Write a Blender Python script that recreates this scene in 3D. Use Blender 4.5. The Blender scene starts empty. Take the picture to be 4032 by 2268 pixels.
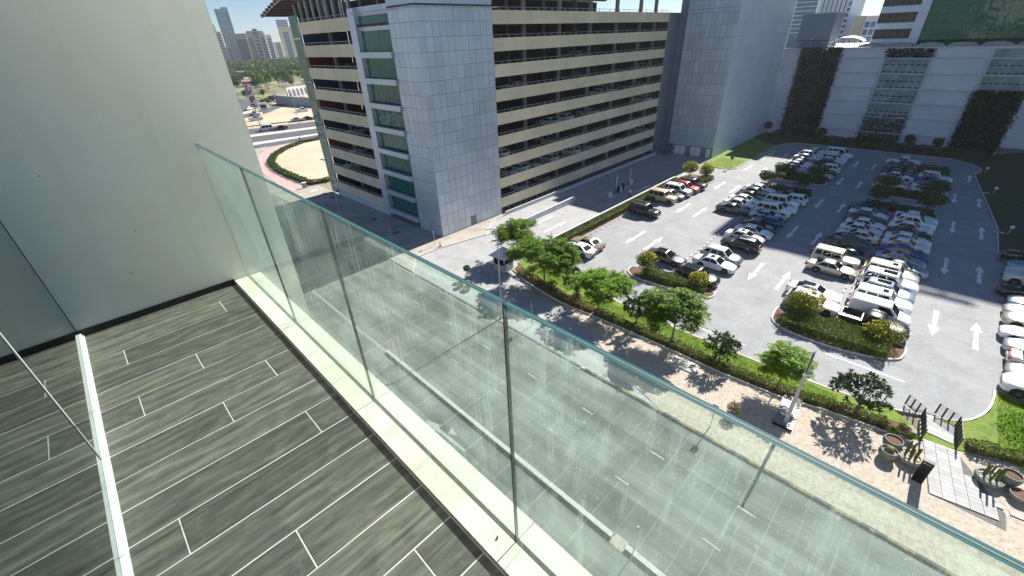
import bpy, math, random
import numpy as np
from mathutils import Vector, Matrix

random.seed(11)
rng = np.random.default_rng(5)
PI = math.pi
sc = bpy.context.scene
COL = sc.collection

# ------------------------------------------------------------------ camera
CAMZ = 24.5                                   # eye height over the street, metres
cam_data = bpy.data.cameras.new("camera")
cam = bpy.data.objects.new("camera", cam_data)
COL.objects.link(cam)
cam_data.sensor_width = 36.0
cam_data.lens = 14.884
cam_data.clip_start = 0.05
cam_data.clip_end = 8000.0
cam.matrix_world = Matrix(((0.69170831, 0.38884878, -0.60855258, 0.0),
                           (-0.72129302, 0.33030655, -0.60879715, 0.0),
                           (-0.03572112, 0.86005477, 0.5089497, CAMZ),
                           (0, 0, 0, 1)))
sc.camera = cam

# ------------------------------------------------------------------ sky, sun, exposure
SUN_EL = math.radians(38.1)
world = bpy.data.worlds.new("World")
sc.world = world
world.use_nodes = True
wn = world.node_tree
sky = wn.nodes.new("ShaderNodeTexSky")
sky.sky_type = 'NISHITA'
sky.sun_disc = False
sky.sun_elevation = SUN_EL
sky.sun_rotation = math.radians(90.0)
sky.air_density = 1.0
sky.dust_density = 0.0
sky.ozone_density = 8.0
bg = wn.nodes.get("Background")
bg.inputs[1].default_value = 0.052
wn.links.new(sky.outputs[0], bg.inputs[0])
sun_data = bpy.data.lights.new("sun", 'SUN')
sun_data.energy = 5.0
sun_data.angle = math.radians(0.53)
sun_data.color = (1.0, 0.955, 0.88)
sun = bpy.data.objects.new("sun", sun_data)
COL.objects.link(sun)
sun.location = (60, 0, 90)
sun.rotation_euler = Vector((math.cos(SUN_EL), 0.0, math.sin(SUN_EL))).to_track_quat('Z', 'Y').to_euler()

sc.view_settings.view_transform = 'Standard'
sc.view_settings.look = 'None'
sc.view_settings.exposure = 1.1
sc.view_settings.gamma = 1.0
sc.view_settings.use_curve_mapping = False
sc.render.engine = 'CYCLES'
sc.cycles.max_bounces = 7
sc.cycles.diffuse_bounces = 3
sc.cycles.glossy_bounces = 3
sc.cycles.transparent_max_bounces = 12
sc.cycles.volume_bounces = 0
sc.cycles.caustics_reflective = False
sc.cycles.caustics_refractive = False
sc.cycles.use_denoising = True
sc.cycles.sample_clamp_indirect = 4.0

# ------------------------------------------------------------------ helpers
class MB:
    """collects shapes and turns them into one mesh"""
    def __init__(s):
        s.v = []; s.f = []; s.m = []
    def add(s, vs, fs, m=0):
        o = len(s.v)
        s.v += [tuple(p) for p in vs]
        s.f += [tuple(i + o for i in f) for f in fs]
        s.m += [m] * len(fs)
        return s
    def box(s, x0, x1, y0, y1, z0, z1, m=0):
        return s.add([(x0, y0, z0), (x1, y0, z0), (x1, y1, z0), (x0, y1, z0), (x0, y0, z1), (x1, y0, z1), (x1, y1, z1), (x0, y1, z1)],
                     [(3, 2, 1, 0), (4, 5, 6, 7), (0, 1, 5, 4), (1, 2, 6, 5), (2, 3, 7, 6), (3, 0, 4, 7)], m)
    def quad(s, a, b, c, d, m=0):
        return s.add([a, b, c, d], [(0, 1, 2, 3)], m)
    def poly(s, pts, z, m=0):
        return s.add([(p[0], p[1], z) for p in pts], [tuple(range(len(pts)))], m)
    def prism(s, pts, z0, z1, m=0):
        n = len(pts)
        vs = [(p[0], p[1], z0) for p in pts] + [(p[0], p[1], z1) for p in pts]
        fs = [tuple(range(n - 1, -1, -1)), tuple(range(n, 2 * n))]
        fs += [(i, (i + 1) % n, (i + 1) % n + n, i + n) for i in range(n)]
        return s.add(vs, fs, m)
    def tube(s, a, b, r0, r1=None, n=8, m=0):
        r1 = r0 if r1 is None else r1
        a = Vector(a); b = Vector(b); d = (b - a)
        if d.length < 1e-6: return s
        q = d.to_track_quat('Z', 'Y')
        vs = []
        for c, r in ((a, r0), (b, r1)):
            for i in range(n):
                t = 2 * PI * i / n
                vs.append(c + q @ Vector((r * math.cos(t), r * math.sin(t), 0)))
        fs = [(i, (i + 1) % n, (i + 1) % n + n, i + n) for i in range(n)]
        fs += [tuple(range(n - 1, -1, -1)), tuple(range(n, 2 * n))]
        return s.add(vs, fs, m)
    def path(s, pts, r, n=6, m=0):
        for a, b in zip(pts[:-1], pts[1:]): s.tube(a, b, r, r, n, m)
        return s
    def bar(s, a, b, w, h, m=0):
        """rectangular bar from a to b, w wide sideways, h tall"""
        a = Vector(a); b = Vector(b); d = (b - a).normalized()
        up = Vector((0, 0, 1)) if abs(d.z) < .95 else Vector((0, 1, 0))
        sd = d.cross(up).normalized() * (w / 2); u = sd.normalized().cross(d) * (h / 2)
        vs = [a - sd - u, a + sd - u, a + sd + u, a - sd + u, b - sd - u, b + sd - u, b + sd + u, b - sd + u]
        return s.add(vs, [(3, 2, 1, 0), (4, 5, 6, 7), (0, 1, 5, 4), (1, 2, 6, 5), (2, 3, 7, 6), (3, 0, 4, 7)], m)
    def lathe(s, prof, c=(0, 0, 0), n=16, m=0):
        vs = []; k = len(prof)
        for i in range(n):
            t = 2 * PI * i / n
            for r, z in prof: vs.append((c[0] + r * math.cos(t), c[1] + r * math.sin(t), c[2] + z))
        fs = []
        for i in range(n):
            j = (i + 1) % n
            for a in range(k - 1): fs.append((i * k + a, j * k + a, j * k + a + 1, i * k + a + 1))
        return s.add(vs, fs, m)
    def strip(s, pts, w, z0, z1, m=0, closed=False):
        """wall or kerb of width w along a polyline"""
        n = len(pts); P = [Vector((p[0], p[1])) for p in pts]
        L = []; Rr = []
        for i in range(n):
            a = P[i - 1] if (i > 0 or closed) else P[i]; b = P[(i + 1) % n] if (i < n - 1 or closed) else P[i]
            d = (b - a).normalized(); nn = Vector((-d.y, d.x)) * (w / 2)
            L.append(P[i] + nn); Rr.append(P[i] - nn)
        for i in range(n if closed else n - 1):
            j = (i + 1) % n
            s.prism([L[i], L[j], Rr[j], Rr[i]][::-1], z0, z1, m)
        return s
    def mesh(s, name, mats, smooth=False, sharp=None):
        me = bpy.data.meshes.new(name)
        me.from_pydata(s.v, [], s.f)
        for mt in (mats if isinstance(mats, (list, tuple)) else [mats]): me.materials.append(mt)
        if any(s.m): me.polygons.foreach_set("material_index", s.m)
        if smooth:
            me.polygons.foreach_set("use_smooth", [True] * len(s.f))
            if sharp: me.set_sharp_from_angle(angle=math.radians(sharp))
        me.update()
        return me
    def build(s, name, mats, parent=None, loc=(0, 0, 0), rz=0.0, smooth=False, sharp=None):
        return link(name, s.mesh(name, mats, smooth, sharp), parent, loc, rz)

def link(name, me, parent=None, loc=(0, 0, 0), rz=0.0):
    o = bpy.data.objects.new(name, me)
    COL.objects.link(o)
    o.location = loc
    o.rotation_euler = (0, 0, rz)
    if parent is not None: o.parent = parent
    return o
def tag(o, label, cat, group=None):
    o["label"] = label; o["category"] = cat
    if group: o["group"] = group
    return o
def struct(o):
    o["kind"] = "structure"; return o
def stuff(o):
    o["kind"] = "stuff"; return o
def thing(name, label, cat, loc=(0, 0, 0), rz=0.0, group=None):
    o = bpy.data.objects.new(name, None)
    o.empty_display_size = 0.3
    COL.objects.link(o)
    o.location = loc; o.rotation_euler = (0, 0, rz)
    return tag(o, label, cat, group)
def copy_tree(src, parent=None):
    c = src.copy(); COL.objects.link(c); c.parent = parent
    for ch in src.children: copy_tree(ch, c)
    return c
def disc(cx, cy, rx, ry, n=24, a0=0, a1=2 * PI):
    return [(cx + rx * math.cos(a0 + (a1 - a0) * i / n), cy + ry * math.sin(a0 + (a1 - a0) * i / n)) for i in range(n)]
def smooth_poly(pts, it=2, closed=True):
    for _ in range(it):
        out = []; n = len(pts)
        for i in range(n if closed else n - 1):
            a = pts[i]; b = pts[(i + 1) % n]
            out += [(a[0] * .75 + b[0] * .25, a[1] * .75 + b[1] * .25), (a[0] * .25 + b[0] * .75, a[1] * .25 + b[1] * .75)]
        if not closed: out = [pts[0]] + out + [pts[-1]]
        pts = out
    return pts

# ------------------------------------------------------------------ materials
def mat(name, col, rough=0.75, var=0.12, scale=3.0, bump=0.0, bscale=40.0, metal=0.0, spec=0.4, rnd=0.0, tint=None, detail=5.0):
    """procedural principled material: base colour with two octaves of noise, optional relief and per-object variation"""
    m = bpy.data.materials.new(name); m.use_nodes = True
    nt = m.node_tree; N = nt.nodes; L = nt.links
    b = N["Principled BSDF"]
    b.inputs["Roughness"].default_value = rough
    b.inputs["Metallic"].default_value = metal
    b.inputs["Specular IOR Level"].default_value = spec
    tc = N.new("ShaderNodeNewGeometry")
    nz = N.new("ShaderNodeTexNoise"); nz.inputs["Scale"].default_value = scale; nz.inputs["Detail"].default_value = detail
    L.new(tc.outputs["Position"], nz.inputs["Vector"])
    mr = N.new("ShaderNodeMapRange"); mr.inputs[1].default_value = 0.3; mr.inputs[2].default_value = 0.7
    mr.inputs[3].default_value = 1 - var; mr.inputs[4].default_value = 1 + var
    L.new(nz.outputs["Fac"], mr.inputs[0])
    fac = mr.outputs[0]
    if rnd:
        oi = N.new("ShaderNodeObjectInfo"); r2 = N.new("ShaderNodeMapRange")
        r2.inputs[3].default_value = 1 - rnd; r2.inputs[4].default_value = 1 + rnd
        L.new(oi.outputs["Random"], r2.inputs[0])
        mu = N.new("ShaderNodeMath"); mu.operation = 'MULTIPLY'
        L.new(fac, mu.inputs[0]); L.new(r2.outputs[0], mu.inputs[1]); fac = mu.outputs[0]
    mix = N.new("ShaderNodeVectorMath"); mix.operation = 'SCALE'
    mix.inputs[0].default_value = col[:3]
    L.new(fac, mix.inputs["Scale"])
    out = mix.outputs[0]
    if tint:
        n2 = N.new("ShaderNodeTexNoise"); n2.inputs["Scale"].default_value = scale * .37; n2.inputs["Detail"].default_value = 3
        L.new(tc.outputs["Position"], n2.inputs["Vector"])
        cr = N.new("ShaderNodeMapRange"); cr.inputs[1].default_value = .42; cr.inputs[2].default_value = .62
        L.new(n2.outputs["Fac"], cr.inputs[0])
        mx = N.new("ShaderNodeMix"); mx.data_type = 'RGBA'
        L.new(cr.outputs[0], mx.inputs[0]); L.new(out, mx.inputs[6]); mx.inputs[7].default_value = (*tint, 1)
        out = mx.outputs[2]
    L.new(out, b.inputs["Base Color"])
    if bump:
        n3 = N.new("ShaderNodeTexNoise"); n3.inputs["Scale"].default_value = bscale; n3.inputs["Detail"].default_value = 6
        L.new(tc.outputs["Position"], n3.inputs["Vector"])
        bp = N.new("ShaderNodeBump"); bp.inputs["Strength"].default_value = bump; bp.inputs["Distance"].default_value = 0.02
        L.new(n3.outputs["Fac"], bp.inputs["Height"]); L.new(bp.outputs[0], b.inputs["Normal"])
    return m

def leaf_mat(name, c1, c2, trans=0.35, rough=0.5):
    m = bpy.data.materials.new(name); m.use_nodes = True
    nt = m.node_tree; N = nt.nodes; L = nt.links
    b = N["Principled BSDF"]; b.inputs["Roughness"].default_value = rough; b.inputs["Specular IOR Level"].default_value = .15
    g = N.new("ShaderNodeNewGeometry")
    mx = N.new("ShaderNodeMix"); mx.data_type = 'RGBA'
    mx.inputs[6].default_value = (*c1, 1); mx.inputs[7].default_value = (*c2, 1)
    L.new(g.outputs["Random Per Island"], mx.inputs[0])
    L.new(mx.outputs[2], b.inputs["Base Color"])
    t = N.new("ShaderNodeBsdfTranslucent"); L.new(mx.outputs[2], t.inputs[0])
    ms = N.new("ShaderNodeMixShader"); ms.inputs[0].default_value = trans
    L.new(b.outputs[0], ms.inputs[1]); L.new(t.outputs[0], ms.inputs[2])
    L.new(ms.outputs[0], N["Material Output"].inputs[0])
    return m

def glass_mat(name, col, rough=0.03, spec=0.5, wobble=0.0, wscale=0.6, metal=0.0):
    """opaque dark reflecting glazing (car glass, curtain wall)"""
    m = bpy.data.materials.new(name); m.use_nodes = True
    N = m.node_tree.nodes; L = m.node_tree.links
    b = N["Principled BSDF"]
    b.inputs["Base Color"].default_value = (*col, 1); b.inputs["Roughness"].default_value = rough
    b.inputs["Specular IOR Level"].default_value = spec; b.inputs["Metallic"].default_value = metal
    if wobble:
        g = N.new("ShaderNodeNewGeometry"); nz = N.new("ShaderNodeTexNoise"); nz.inputs["Scale"].default_value = wscale; nz.inputs["Detail"].default_value = 2
        L.new(g.outputs["Position"], nz.inputs["Vector"])
        bp = N.new("ShaderNodeBump"); bp.inputs["Strength"].default_value = wobble; bp.inputs["Distance"].default_value = .25
        L.new(nz.outputs["Fac"], bp.inputs["Height"]); L.new(bp.outputs[0], b.inputs["Normal"])
    return m

def paver_mat(name, col, ang=45, bw=0.4, bh=0.2, var=0.10, tint=None, mortar=0.82, stain=0.12):
    m = bpy.data.materials.new(name); m.use_nodes = True
    N = m.node_tree.nodes; L = m.node_tree.links
    b = N["Principled BSDF"]; b.inputs["Roughness"].default_value = .85; b.inputs["Specular IOR Level"].default_value = .25
    g = N.new("ShaderNodeNewGeometry"); mp = N.new("ShaderNodeMapping"); mp.inputs["Rotation"].default_value = (0, 0, math.radians(ang))
    L.new(g.outputs["Position"], mp.inputs["Vector"])
    br = N.new("ShaderNodeTexBrick"); br.inputs["Scale"].default_value = 1.0
    br.inputs["Brick Width"].default_value = bw; br.inputs["Row Height"].default_value = bh; br.inputs["Mortar Size"].default_value = .012
    br.inputs["Color1"].default_value = (*[c * (1 + var) for c in col], 1)
    br.inputs["Color2"].default_value = (*[c * (1 - var) for c in (tint or col)], 1)
    br.inputs["Mortar"].default_value = (*[c * mortar for c in col], 1)
    L.new(mp.outputs[0], br.inputs["Vector"])
    nz = N.new("ShaderNodeTexNoise"); nz.inputs["Scale"].default_value = .35; nz.inputs["Detail"].default_value = 9; nz.inputs["Roughness"].default_value = .65
    L.new(g.outputs["Position"], nz.inputs["Vector"])
    mr = N.new("ShaderNodeMapRange"); mr.inputs[1].default_value = .3; mr.inputs[2].default_value = .7; mr.inputs[3].default_value = 1 - stain; mr.inputs[4].default_value = 1 + stain
    L.new(nz.outputs["Fac"], mr.inputs[0])
    n2 = N.new("ShaderNodeTexNoise"); n2.inputs["Scale"].default_value = 26; n2.inputs["Detail"].default_value = 4
    L.new(g.outputs["Position"], n2.inputs["Vector"])
    m2 = N.new("ShaderNodeMapRange"); m2.inputs[1].default_value = .3; m2.inputs[2].default_value = .7; m2.inputs[3].default_value = .92; m2.inputs[4].default_value = 1.08
    L.new(n2.outputs["Fac"], m2.inputs[0])
    mu = N.new("ShaderNodeMath"); mu.operation = 'MULTIPLY'; L.new(mr.outputs[0], mu.inputs[0]); L.new(m2.outputs[0], mu.inputs[1])
    vm = N.new("ShaderNodeVectorMath"); vm.operation = 'SCALE'; L.new(br.outputs["Color"], vm.inputs[0]); L.new(mu.outputs[0], vm.inputs["Scale"])
    L.new(vm.outputs[0], b.inputs["Base Color"])
    bp = N.new("ShaderNodeBump"); bp.inputs["Strength"].default_value = .35; bp.inputs["Distance"].default_value = .01
    L.new(br.outputs["Fac"], bp.inputs["Height"]); bp.invert = True; L.new(bp.outputs[0], b.inputs["Normal"])
    return m

def wood_tile_mat(name):
    m = bpy.data.materials.new(name); m.use_nodes = True
    N = m.node_tree.nodes; L = m.node_tree.links
    b = N["Principled BSDF"]; b.inputs["Specular IOR Level"].default_value = .45
    tc = N.new("ShaderNodeTexCoord"); oi = N.new("ShaderNodeObjectInfo")
    sx = N.new("ShaderNodeVectorMath"); sx.operation = 'SCALE'; sx.inputs[0].default_value = (7.3, 3.1, 5.7); L.new(oi.outputs["Random"], sx.inputs["Scale"])
    ad = N.new("ShaderNodeVectorMath"); L.new(tc.outputs["Object"], ad.inputs[0]); L.new(sx.outputs[0], ad.inputs[1])
    mp = N.new("ShaderNodeMapping"); mp.inputs["Scale"].default_value = (1.7, 40, 2); L.new(ad.outputs[0], mp.inputs["Vector"])
    n1 = N.new("ShaderNodeTexNoise"); n1.inputs["Scale"].default_value = 1.6; n1.inputs["Detail"].default_value = 10; n1.inputs["Roughness"].default_value = .74; n1.inputs["Distortion"].default_value = .7
    L.new(mp.outputs[0], n1.inputs["Vector"])
    m2 = N.new("ShaderNodeMapping"); m2.inputs["Scale"].default_value = (3.2, 9, 3); L.new(ad.outputs[0], m2.inputs["Vector"])
    n2 = N.new("ShaderNodeTexNoise"); n2.inputs["Scale"].default_value = 1.1; n2.inputs["Detail"].default_value = 4; n2.inputs["Distortion"].default_value = 2.2; L.new(m2.outputs[0], n2.inputs["Vector"])
    wv = N.new("ShaderNodeTexWave"); wv.wave_type = 'RINGS'; wv.inputs["Scale"].default_value = .55; wv.inputs["Distortion"].default_value = 9; wv.inputs["Detail"].default_value = 4; wv.inputs["Detail Scale"].default_value = 1.3
    L.new(m2.outputs[0], wv.inputs["Vector"])
    mixf = N.new("ShaderNodeMath"); mixf.operation = 'MULTIPLY_ADD'; mixf.inputs[1].default_value = .16; L.new(wv.outputs["Fac"], mixf.inputs[0]); L.new(n1.outputs["Fac"], mixf.inputs[2])
    rp = N.new("ShaderNodeValToRGB"); L.new(mixf.outputs[0], rp.inputs[0])
    e = rp.color_ramp.elements; e[0].position = .30; e[0].color = (.050, .047, .041, 1); e[1].position = .86; e[1].color = (.195, .18, .143, 1)
    k = rp.color_ramp.elements.new(.56); k.color = (.102, .097, .083, 1)
    r2 = N.new("ShaderNodeMapRange"); r2.inputs[3].default_value = .82; r2.inputs[4].default_value = 1.35; L.new(oi.outputs["Random"], r2.inputs[0])
    r3 = N.new("ShaderNodeMapRange"); r3.inputs[1].default_value = .3; r3.inputs[2].default_value = .7; r3.inputs[3].default_value = .72; r3.inputs[4].default_value = 1.25; L.new(n2.outputs["Fac"], r3.inputs[0])
    mm = N.new("ShaderNodeMath"); mm.operation = 'MULTIPLY'; L.new(r2.outputs[0], mm.inputs[0]); L.new(r3.outputs[0], mm.inputs[1])
    vm = N.new("ShaderNodeVectorMath"); vm.operation = 'SCALE'; L.new(rp.outputs[0], vm.inputs[0]); L.new(mm.outputs[0], vm.inputs["Scale"])
    # dried water stains and dust
    n4 = N.new("ShaderNodeTexNoise"); n4.inputs["Scale"].default_value = 7; n4.inputs["Detail"].default_value = 9; n4.inputs["Roughness"].default_value = .72; L.new(tc.outputs["Object"], n4.inputs["Vector"])
    d = N.new("ShaderNodeMapRange"); d.inputs[1].default_value = .56; d.inputs[2].default_value = .78; d.inputs[4].default_value = .42; L.new(n4.outputs["Fac"], d.inputs[0])
    mx = N.new("ShaderNodeMix"); mx.data_type = 'RGBA'; L.new(d.outputs[0], mx.inputs[0]); L.new(vm.outputs[0], mx.inputs[6]); mx.inputs[7].default_value = (.30, .30, .26, 1)
    L.new(mx.outputs[2], b.inputs["Base Color"])
    rr = N.new("ShaderNodeMapRange"); rr.inputs[3].default_value = .42; rr.inputs[4].default_value = .68; L.new(n1.outputs["Fac"], rr.inputs[0]); L.new(rr.outputs[0], b.inputs["Roughness"])
    bp = N.new("ShaderNodeBump"); bp.inputs["Strength"].default_value = .25; bp.inputs["Distance"].default_value = .002; L.new(n1.outputs["Fac"], bp.inputs["Height"]); L.new(bp.outputs[0], b.inputs["Normal"])
    return m

def clear_glass_mat(name, tint, dust=0.10, refl=0.09):
    """thin sheet of balustrade glass: tinted see-through, fresnel mirror, streaks of dust"""
    m = bpy.data.materials.new(name); m.use_nodes = True
    N = m.node_tree.nodes; L = m.node_tree.links
    N.remove(N["Principled BSDF"])
    tr = N.new("ShaderNodeBsdfTransparent"); tr.inputs[0].default_value = (*tint, 1)
    gl = N.new("ShaderNodeBsdfGlossy"); gl.inputs["Roughness"].default_value = .015
    lw = N.new("ShaderNodeLayerWeight")
    fp = N.new("ShaderNodeMath"); fp.operation = 'POWER'; fp.inputs[1].default_value = 5.0; L.new(lw.outputs["Facing"], fp.inputs[0])
    f = N.new("ShaderNodeMath"); f.operation = 'MULTIPLY_ADD'; f.inputs[1].default_value = .8; f.inputs[2].default_value = refl; f.use_clamp = True; L.new(fp.outputs[0], f.inputs[0])
    m1 = N.new("ShaderNodeMixShader"); L.new(f.outputs[0], m1.inputs[0]); L.new(tr.outputs[0], m1.inputs[1]); L.new(gl.outputs[0], m1.inputs[2])
    g = N.new("ShaderNodeTexCoord")
    mp = N.new("ShaderNodeMapping"); mp.inputs["Scale"].default_value = (1, 26, 2.2); L.new(g.outputs["Object"], mp.inputs["Vector"])
    n1 = N.new("ShaderNodeTexNoise"); n1.inputs["Scale"].default_value = 1.3; n1.inputs["Detail"].default_value = 8; n1.inputs["Roughness"].default_value = .7; L.new(mp.outputs[0], n1.inputs["Vector"])
    n2 = N.new("ShaderNodeTexNoise"); n2.inputs["Scale"].default_value = 2.3; n2.inputs["Detail"].default_value = 5; n2.inputs["Distortion"].default_value = 1.5; L.new(g.outputs["Object"], n2.inputs["Vector"])
    n3 = N.new("ShaderNodeTexNoise"); n3.inputs["Scale"].default_value = 150; n3.inputs["Detail"].default_value = 2; L.new(g.outputs["Object"], n3.inputs["Vector"])
    r1 = N.new("ShaderNodeMapRange"); r1.inputs[1].default_value = .54; r1.inputs[2].default_value = .74; r1.inputs[4].default_value = dust * 3.4; L.new(n1.outputs["Fac"], r1.inputs[0])
    r2 = N.new("ShaderNodeMapRange"); r2.inputs[1].default_value = .35; r2.inputs[2].default_value = .75; r2.inputs[3].default_value = dust * .35; r2.inputs[4].default_value = dust * 1.3; L.new(n2.outputs["Fac"], r2.inputs[0])
    r3 = N.new("ShaderNodeMapRange"); r3.inputs[1].default_value = .66; r3.inputs[2].default_value = .72; r3.inputs[4].default_value = .25; L.new(n3.outputs["Fac"], r3.inputs[0])
    a = N.new("ShaderNodeMath"); L.new(r1.outputs[0], a.inputs[0]); L.new(r2.outputs[0], a.inputs[1])
    a2 = N.new("ShaderNodeMath"); a2.use_clamp = True; L.new(a.outputs[0], a2.inputs[0]); L.new(r3.outputs[0], a2.inputs[1])
    df = N.new("ShaderNodeBsdfDiffuse"); df.inputs[0].default_value = (.70, .78, .72, 1)
    tl = N.new("ShaderNodeBsdfTranslucent"); tl.inputs[0].default_value = (.70, .80, .74, 1)
    md = N.new("ShaderNodeMixShader"); md.inputs[0].default_value = .5; L.new(df.outputs[0], md.inputs[1]); L.new(tl.outputs[0], md.inputs[2])
    m2 = N.new("ShaderNodeMixShader"); L.new(a2.outputs[0], m2.inputs[0]); L.new(m1.outputs[0], m2.inputs[1]); L.new(md.outputs[0], m2.inputs[2])
    L.new(m2.outputs[0], N["Material Output"].inputs[0])
    return m

def render_mat(name, col):
    '''painted render: fine grain, faint clouds, drips and a little grime'''
    m = mat(name, col, .9, .035, 1.1, .10, 160)
    N = m.node_tree.nodes; L = m.node_tree.links; b = N["Principled BSDF"]
    src = b.inputs["Base Color"].links[0].from_socket
    g = N.new("ShaderNodeNewGeometry"); mp = N.new("ShaderNodeMapping"); mp.inputs["Scale"].default_value = (5.5, 5.5, .5); L.new(g.outputs["Position"], mp.inputs["Vector"])
    n1 = N.new("ShaderNodeTexNoise"); n1.inputs["Scale"].default_value = 1.3; n1.inputs["Detail"].default_value = 7; n1.inputs["Roughness"].default_value = .7; L.new(mp.outputs[0], n1.inputs["Vector"])
    r1 = N.new("ShaderNodeMapRange"); r1.inputs[1].default_value = .52; r1.inputs[2].default_value = .8; r1.inputs[4].default_value = .38; L.new(n1.outputs["Fac"], r1.inputs[0])
    n2 = N.new("ShaderNodeTexNoise"); n2.inputs["Scale"].default_value = 2.1; n2.inputs["Detail"].default_value = 9; n2.inputs["Roughness"].default_value = .66; L.new(g.outputs["Position"], n2.inputs["Vector"])
    r2 = N.new("ShaderNodeMapRange"); r2.inputs[1].default_value = .48; r2.inputs[2].default_value = .72; r2.inputs[4].default_value = .45; L.new(n2.outputs["Fac"], r2.inputs[0])
    m1 = N.new("ShaderNodeMix"); m1.data_type = 'RGBA'; L.new(r1.outputs[0], m1.inputs[0]); L.new(src, m1.inputs[6]); m1.inputs[7].default_value = (.62, .63, .55, 1)
    m2 = N.new("ShaderNodeMix"); m2.data_type = 'RGBA'; L.new(r2.outputs[0], m2.inputs[0]); L.new(m1.outputs[2], m2.inputs[6]); m2.inputs[7].default_value = (.76, .71, .57, 1)
    L.new(m2.outputs[2], b.inputs["Base Color"]); return m
def road_mat(name, base):
    '''concrete carriageway: cloudy stains plus darker wheel tracks drawn out along the lanes'''
    N = base.node_tree.nodes; L = base.node_tree.links; b = N["Principled BSDF"]
    src = b.inputs["Base Color"].links[0].from_socket
    g = N.new("ShaderNodeNewGeometry"); mp = N.new("ShaderNodeMapping"); mp.inputs["Scale"].default_value = (1.0, .045, 1); L.new(g.outputs["Position"], mp.inputs["Vector"])
    n1 = N.new("ShaderNodeTexNoise"); n1.inputs["Scale"].default_value = 1.0; n1.inputs["Detail"].default_value = 5; L.new(mp.outputs[0], n1.inputs["Vector"])
    r1 = N.new("ShaderNodeMapRange"); r1.inputs[1].default_value = .38; r1.inputs[2].default_value = .62; r1.inputs[3].default_value = .72; r1.inputs[4].default_value = 1.25; L.new(n1.outputs["Fac"], r1.inputs[0])
    vm = N.new("ShaderNodeVectorMath"); vm.operation = 'SCALE'; L.new(src, vm.inputs[0]); L.new(r1.outputs[0], vm.inputs["Scale"]); L.new(vm.outputs[0], b.inputs["Base Color"])
    return base
M = {}
M['sand'] = mat('sand', (.46, .38, .27), .95, .12, .15, .3, 3, tint=(.52, .45, .33))
M['ground'] = mat('ground', (.36, .31, .24), .95, .2, .02, tint=(.16, .18, .09))
M['concrete_slab'] = mat('concrete_slab', (.118, .127, .118), .85, .32, .55, .25, 30, rnd=.13, tint=(.20, .21, .19), detail=9)
road_mat('road', M['concrete_slab'])
M['joint'] = mat('joint', (.33, .34, .31), .9, .1, 5)
M['asphalt'] = mat('asphalt', (.10, .10, .105), .9, .15, .3, .2, 30)
M['white_paint'] = mat('white_paint', (.72, .72, .69), .7, .14, 6, .1, 60)
M['worn_paint'] = mat('worn_paint', (.36, .36, .335), .8, .3, 3, detail=9)
M['kerb'] = mat('kerb', (.50, .48, .44), .85, .12, 4, .2, 30)
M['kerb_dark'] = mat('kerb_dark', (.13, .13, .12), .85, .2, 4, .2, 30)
M['kerb_yellow'] = mat('kerb_yellow', (.20, .16, .075), .8, .35, 4)
M['kerb_black'] = mat('kerb_black', (.07, .07, .065), .8, .25, 4)
M['lot'] = paver_mat('lot_paver', (.295, .30, .305), 45, .44, .22, .055, mortar=.80, stain=.15)
M['drive'] = paver_mat('drive_paver', (.36, .36, .36), 20, .5, .25, .06, mortar=.8, stain=.15)
M['plaza'] = mat('plaza', (.34, .31, .27), .9, .16, .5, .2, 20, tint=(.42, .38, .32))
M['pink'] = paver_mat('pink_paver', (.52, .36, .33), 0, .3, .15, .06)
M['gravel'] = mat('gravel', (.385, .33, .27), .95, .22, 9, .9, 26, tint=(.47, .41, .34), detail=9)
M['soil'] = mat('soil', (.13, .075, .045), .95, .3, 4, .8, 18)
M['grass'] = mat('grass', (.115, .20, .022), .9, .35, 2.5, .8, 60, tint=(.17, .22, .03), detail=9)
M['grass_shaded'] = mat('grass_shaded', (.035, .055, .014), .95, .4, 1.5, .8, 30, tint=(.05, .055, .02), detail=9)  # darker copy of the lawn grass, with the far shade put into its colour
M['column'] = mat('column', (.26, .26, .255), .9, .12, 1.2)
M['beige'] = mat('beige', (.70, .60, .43), .8, .08, .35, .05, 60, rnd=.05)
M['cladding'] = mat('cladding', (.50, .55, .62), .38, .06, .25, 0, metal=.35, spec=.5, rnd=.085)
M['cladding_white'] = mat('cladding_white', (.66, .70, .76), .5, .05, .3, 0, rnd=.03)
M['cladding_dark'] = mat('cladding_dark', (.17, .22, .27), .5, .05, .5)
M['backing'] = mat('backing', (.05, .065, .085), .8, .05, 1)
M['render'] = render_mat('render', (.82, .835, .76))
M['stone'] = mat('stone', (.70, .69, .62), .75, .10, 9, .2, 120, tint=(.62, .60, .50), detail=9)
M['tile'] = wood_tile_mat('wood_tile')
M['grout'] = mat('grout', (.72, .71, .66), .9, .1, 20)
M['black'] = mat('black', (.012, .012, .012), .6, .2, 5)
M['rubber'] = mat('rubber', (.02, .02, .02), .85, .2, 8)
M['black_gloss'] = mat('black_gloss', (.008, .008, .009), .25, .1, 3)
M['dark_metal'] = mat('dark_metal', (.045, .045, .05), .5, .15, 4, metal=.3)
M['steel'] = mat('steel', (.55, .56, .56), .35, .1, 5, metal=.8)
M['galv'] = mat('galvanised', (.42, .43, .43), .5, .12, 3, metal=.4)
M['white_metal'] = mat('white_metal', (.76, .77, .77), .45, .05, 3)
M['concrete'] = mat('concrete', (.40, .39, .37), .9, .12, 1.2, .2, 20)
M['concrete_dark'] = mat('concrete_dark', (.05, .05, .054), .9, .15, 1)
M['concrete_light'] = mat('concrete_light', (.55, .56, .57), .9, .08, 1)
M['red'] = mat('red', (.55, .02, .02), .5, .08, 3)
M['orange'] = mat('orange', (.75, .10, .02), .6, .08, 3)
M['brown'] = mat('brown', (.075, .04, .028), .7, .2, 4)
M['bark'] = mat('bark', (.20, .15, .10), .95, .25, 7, .6, 30)
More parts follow.
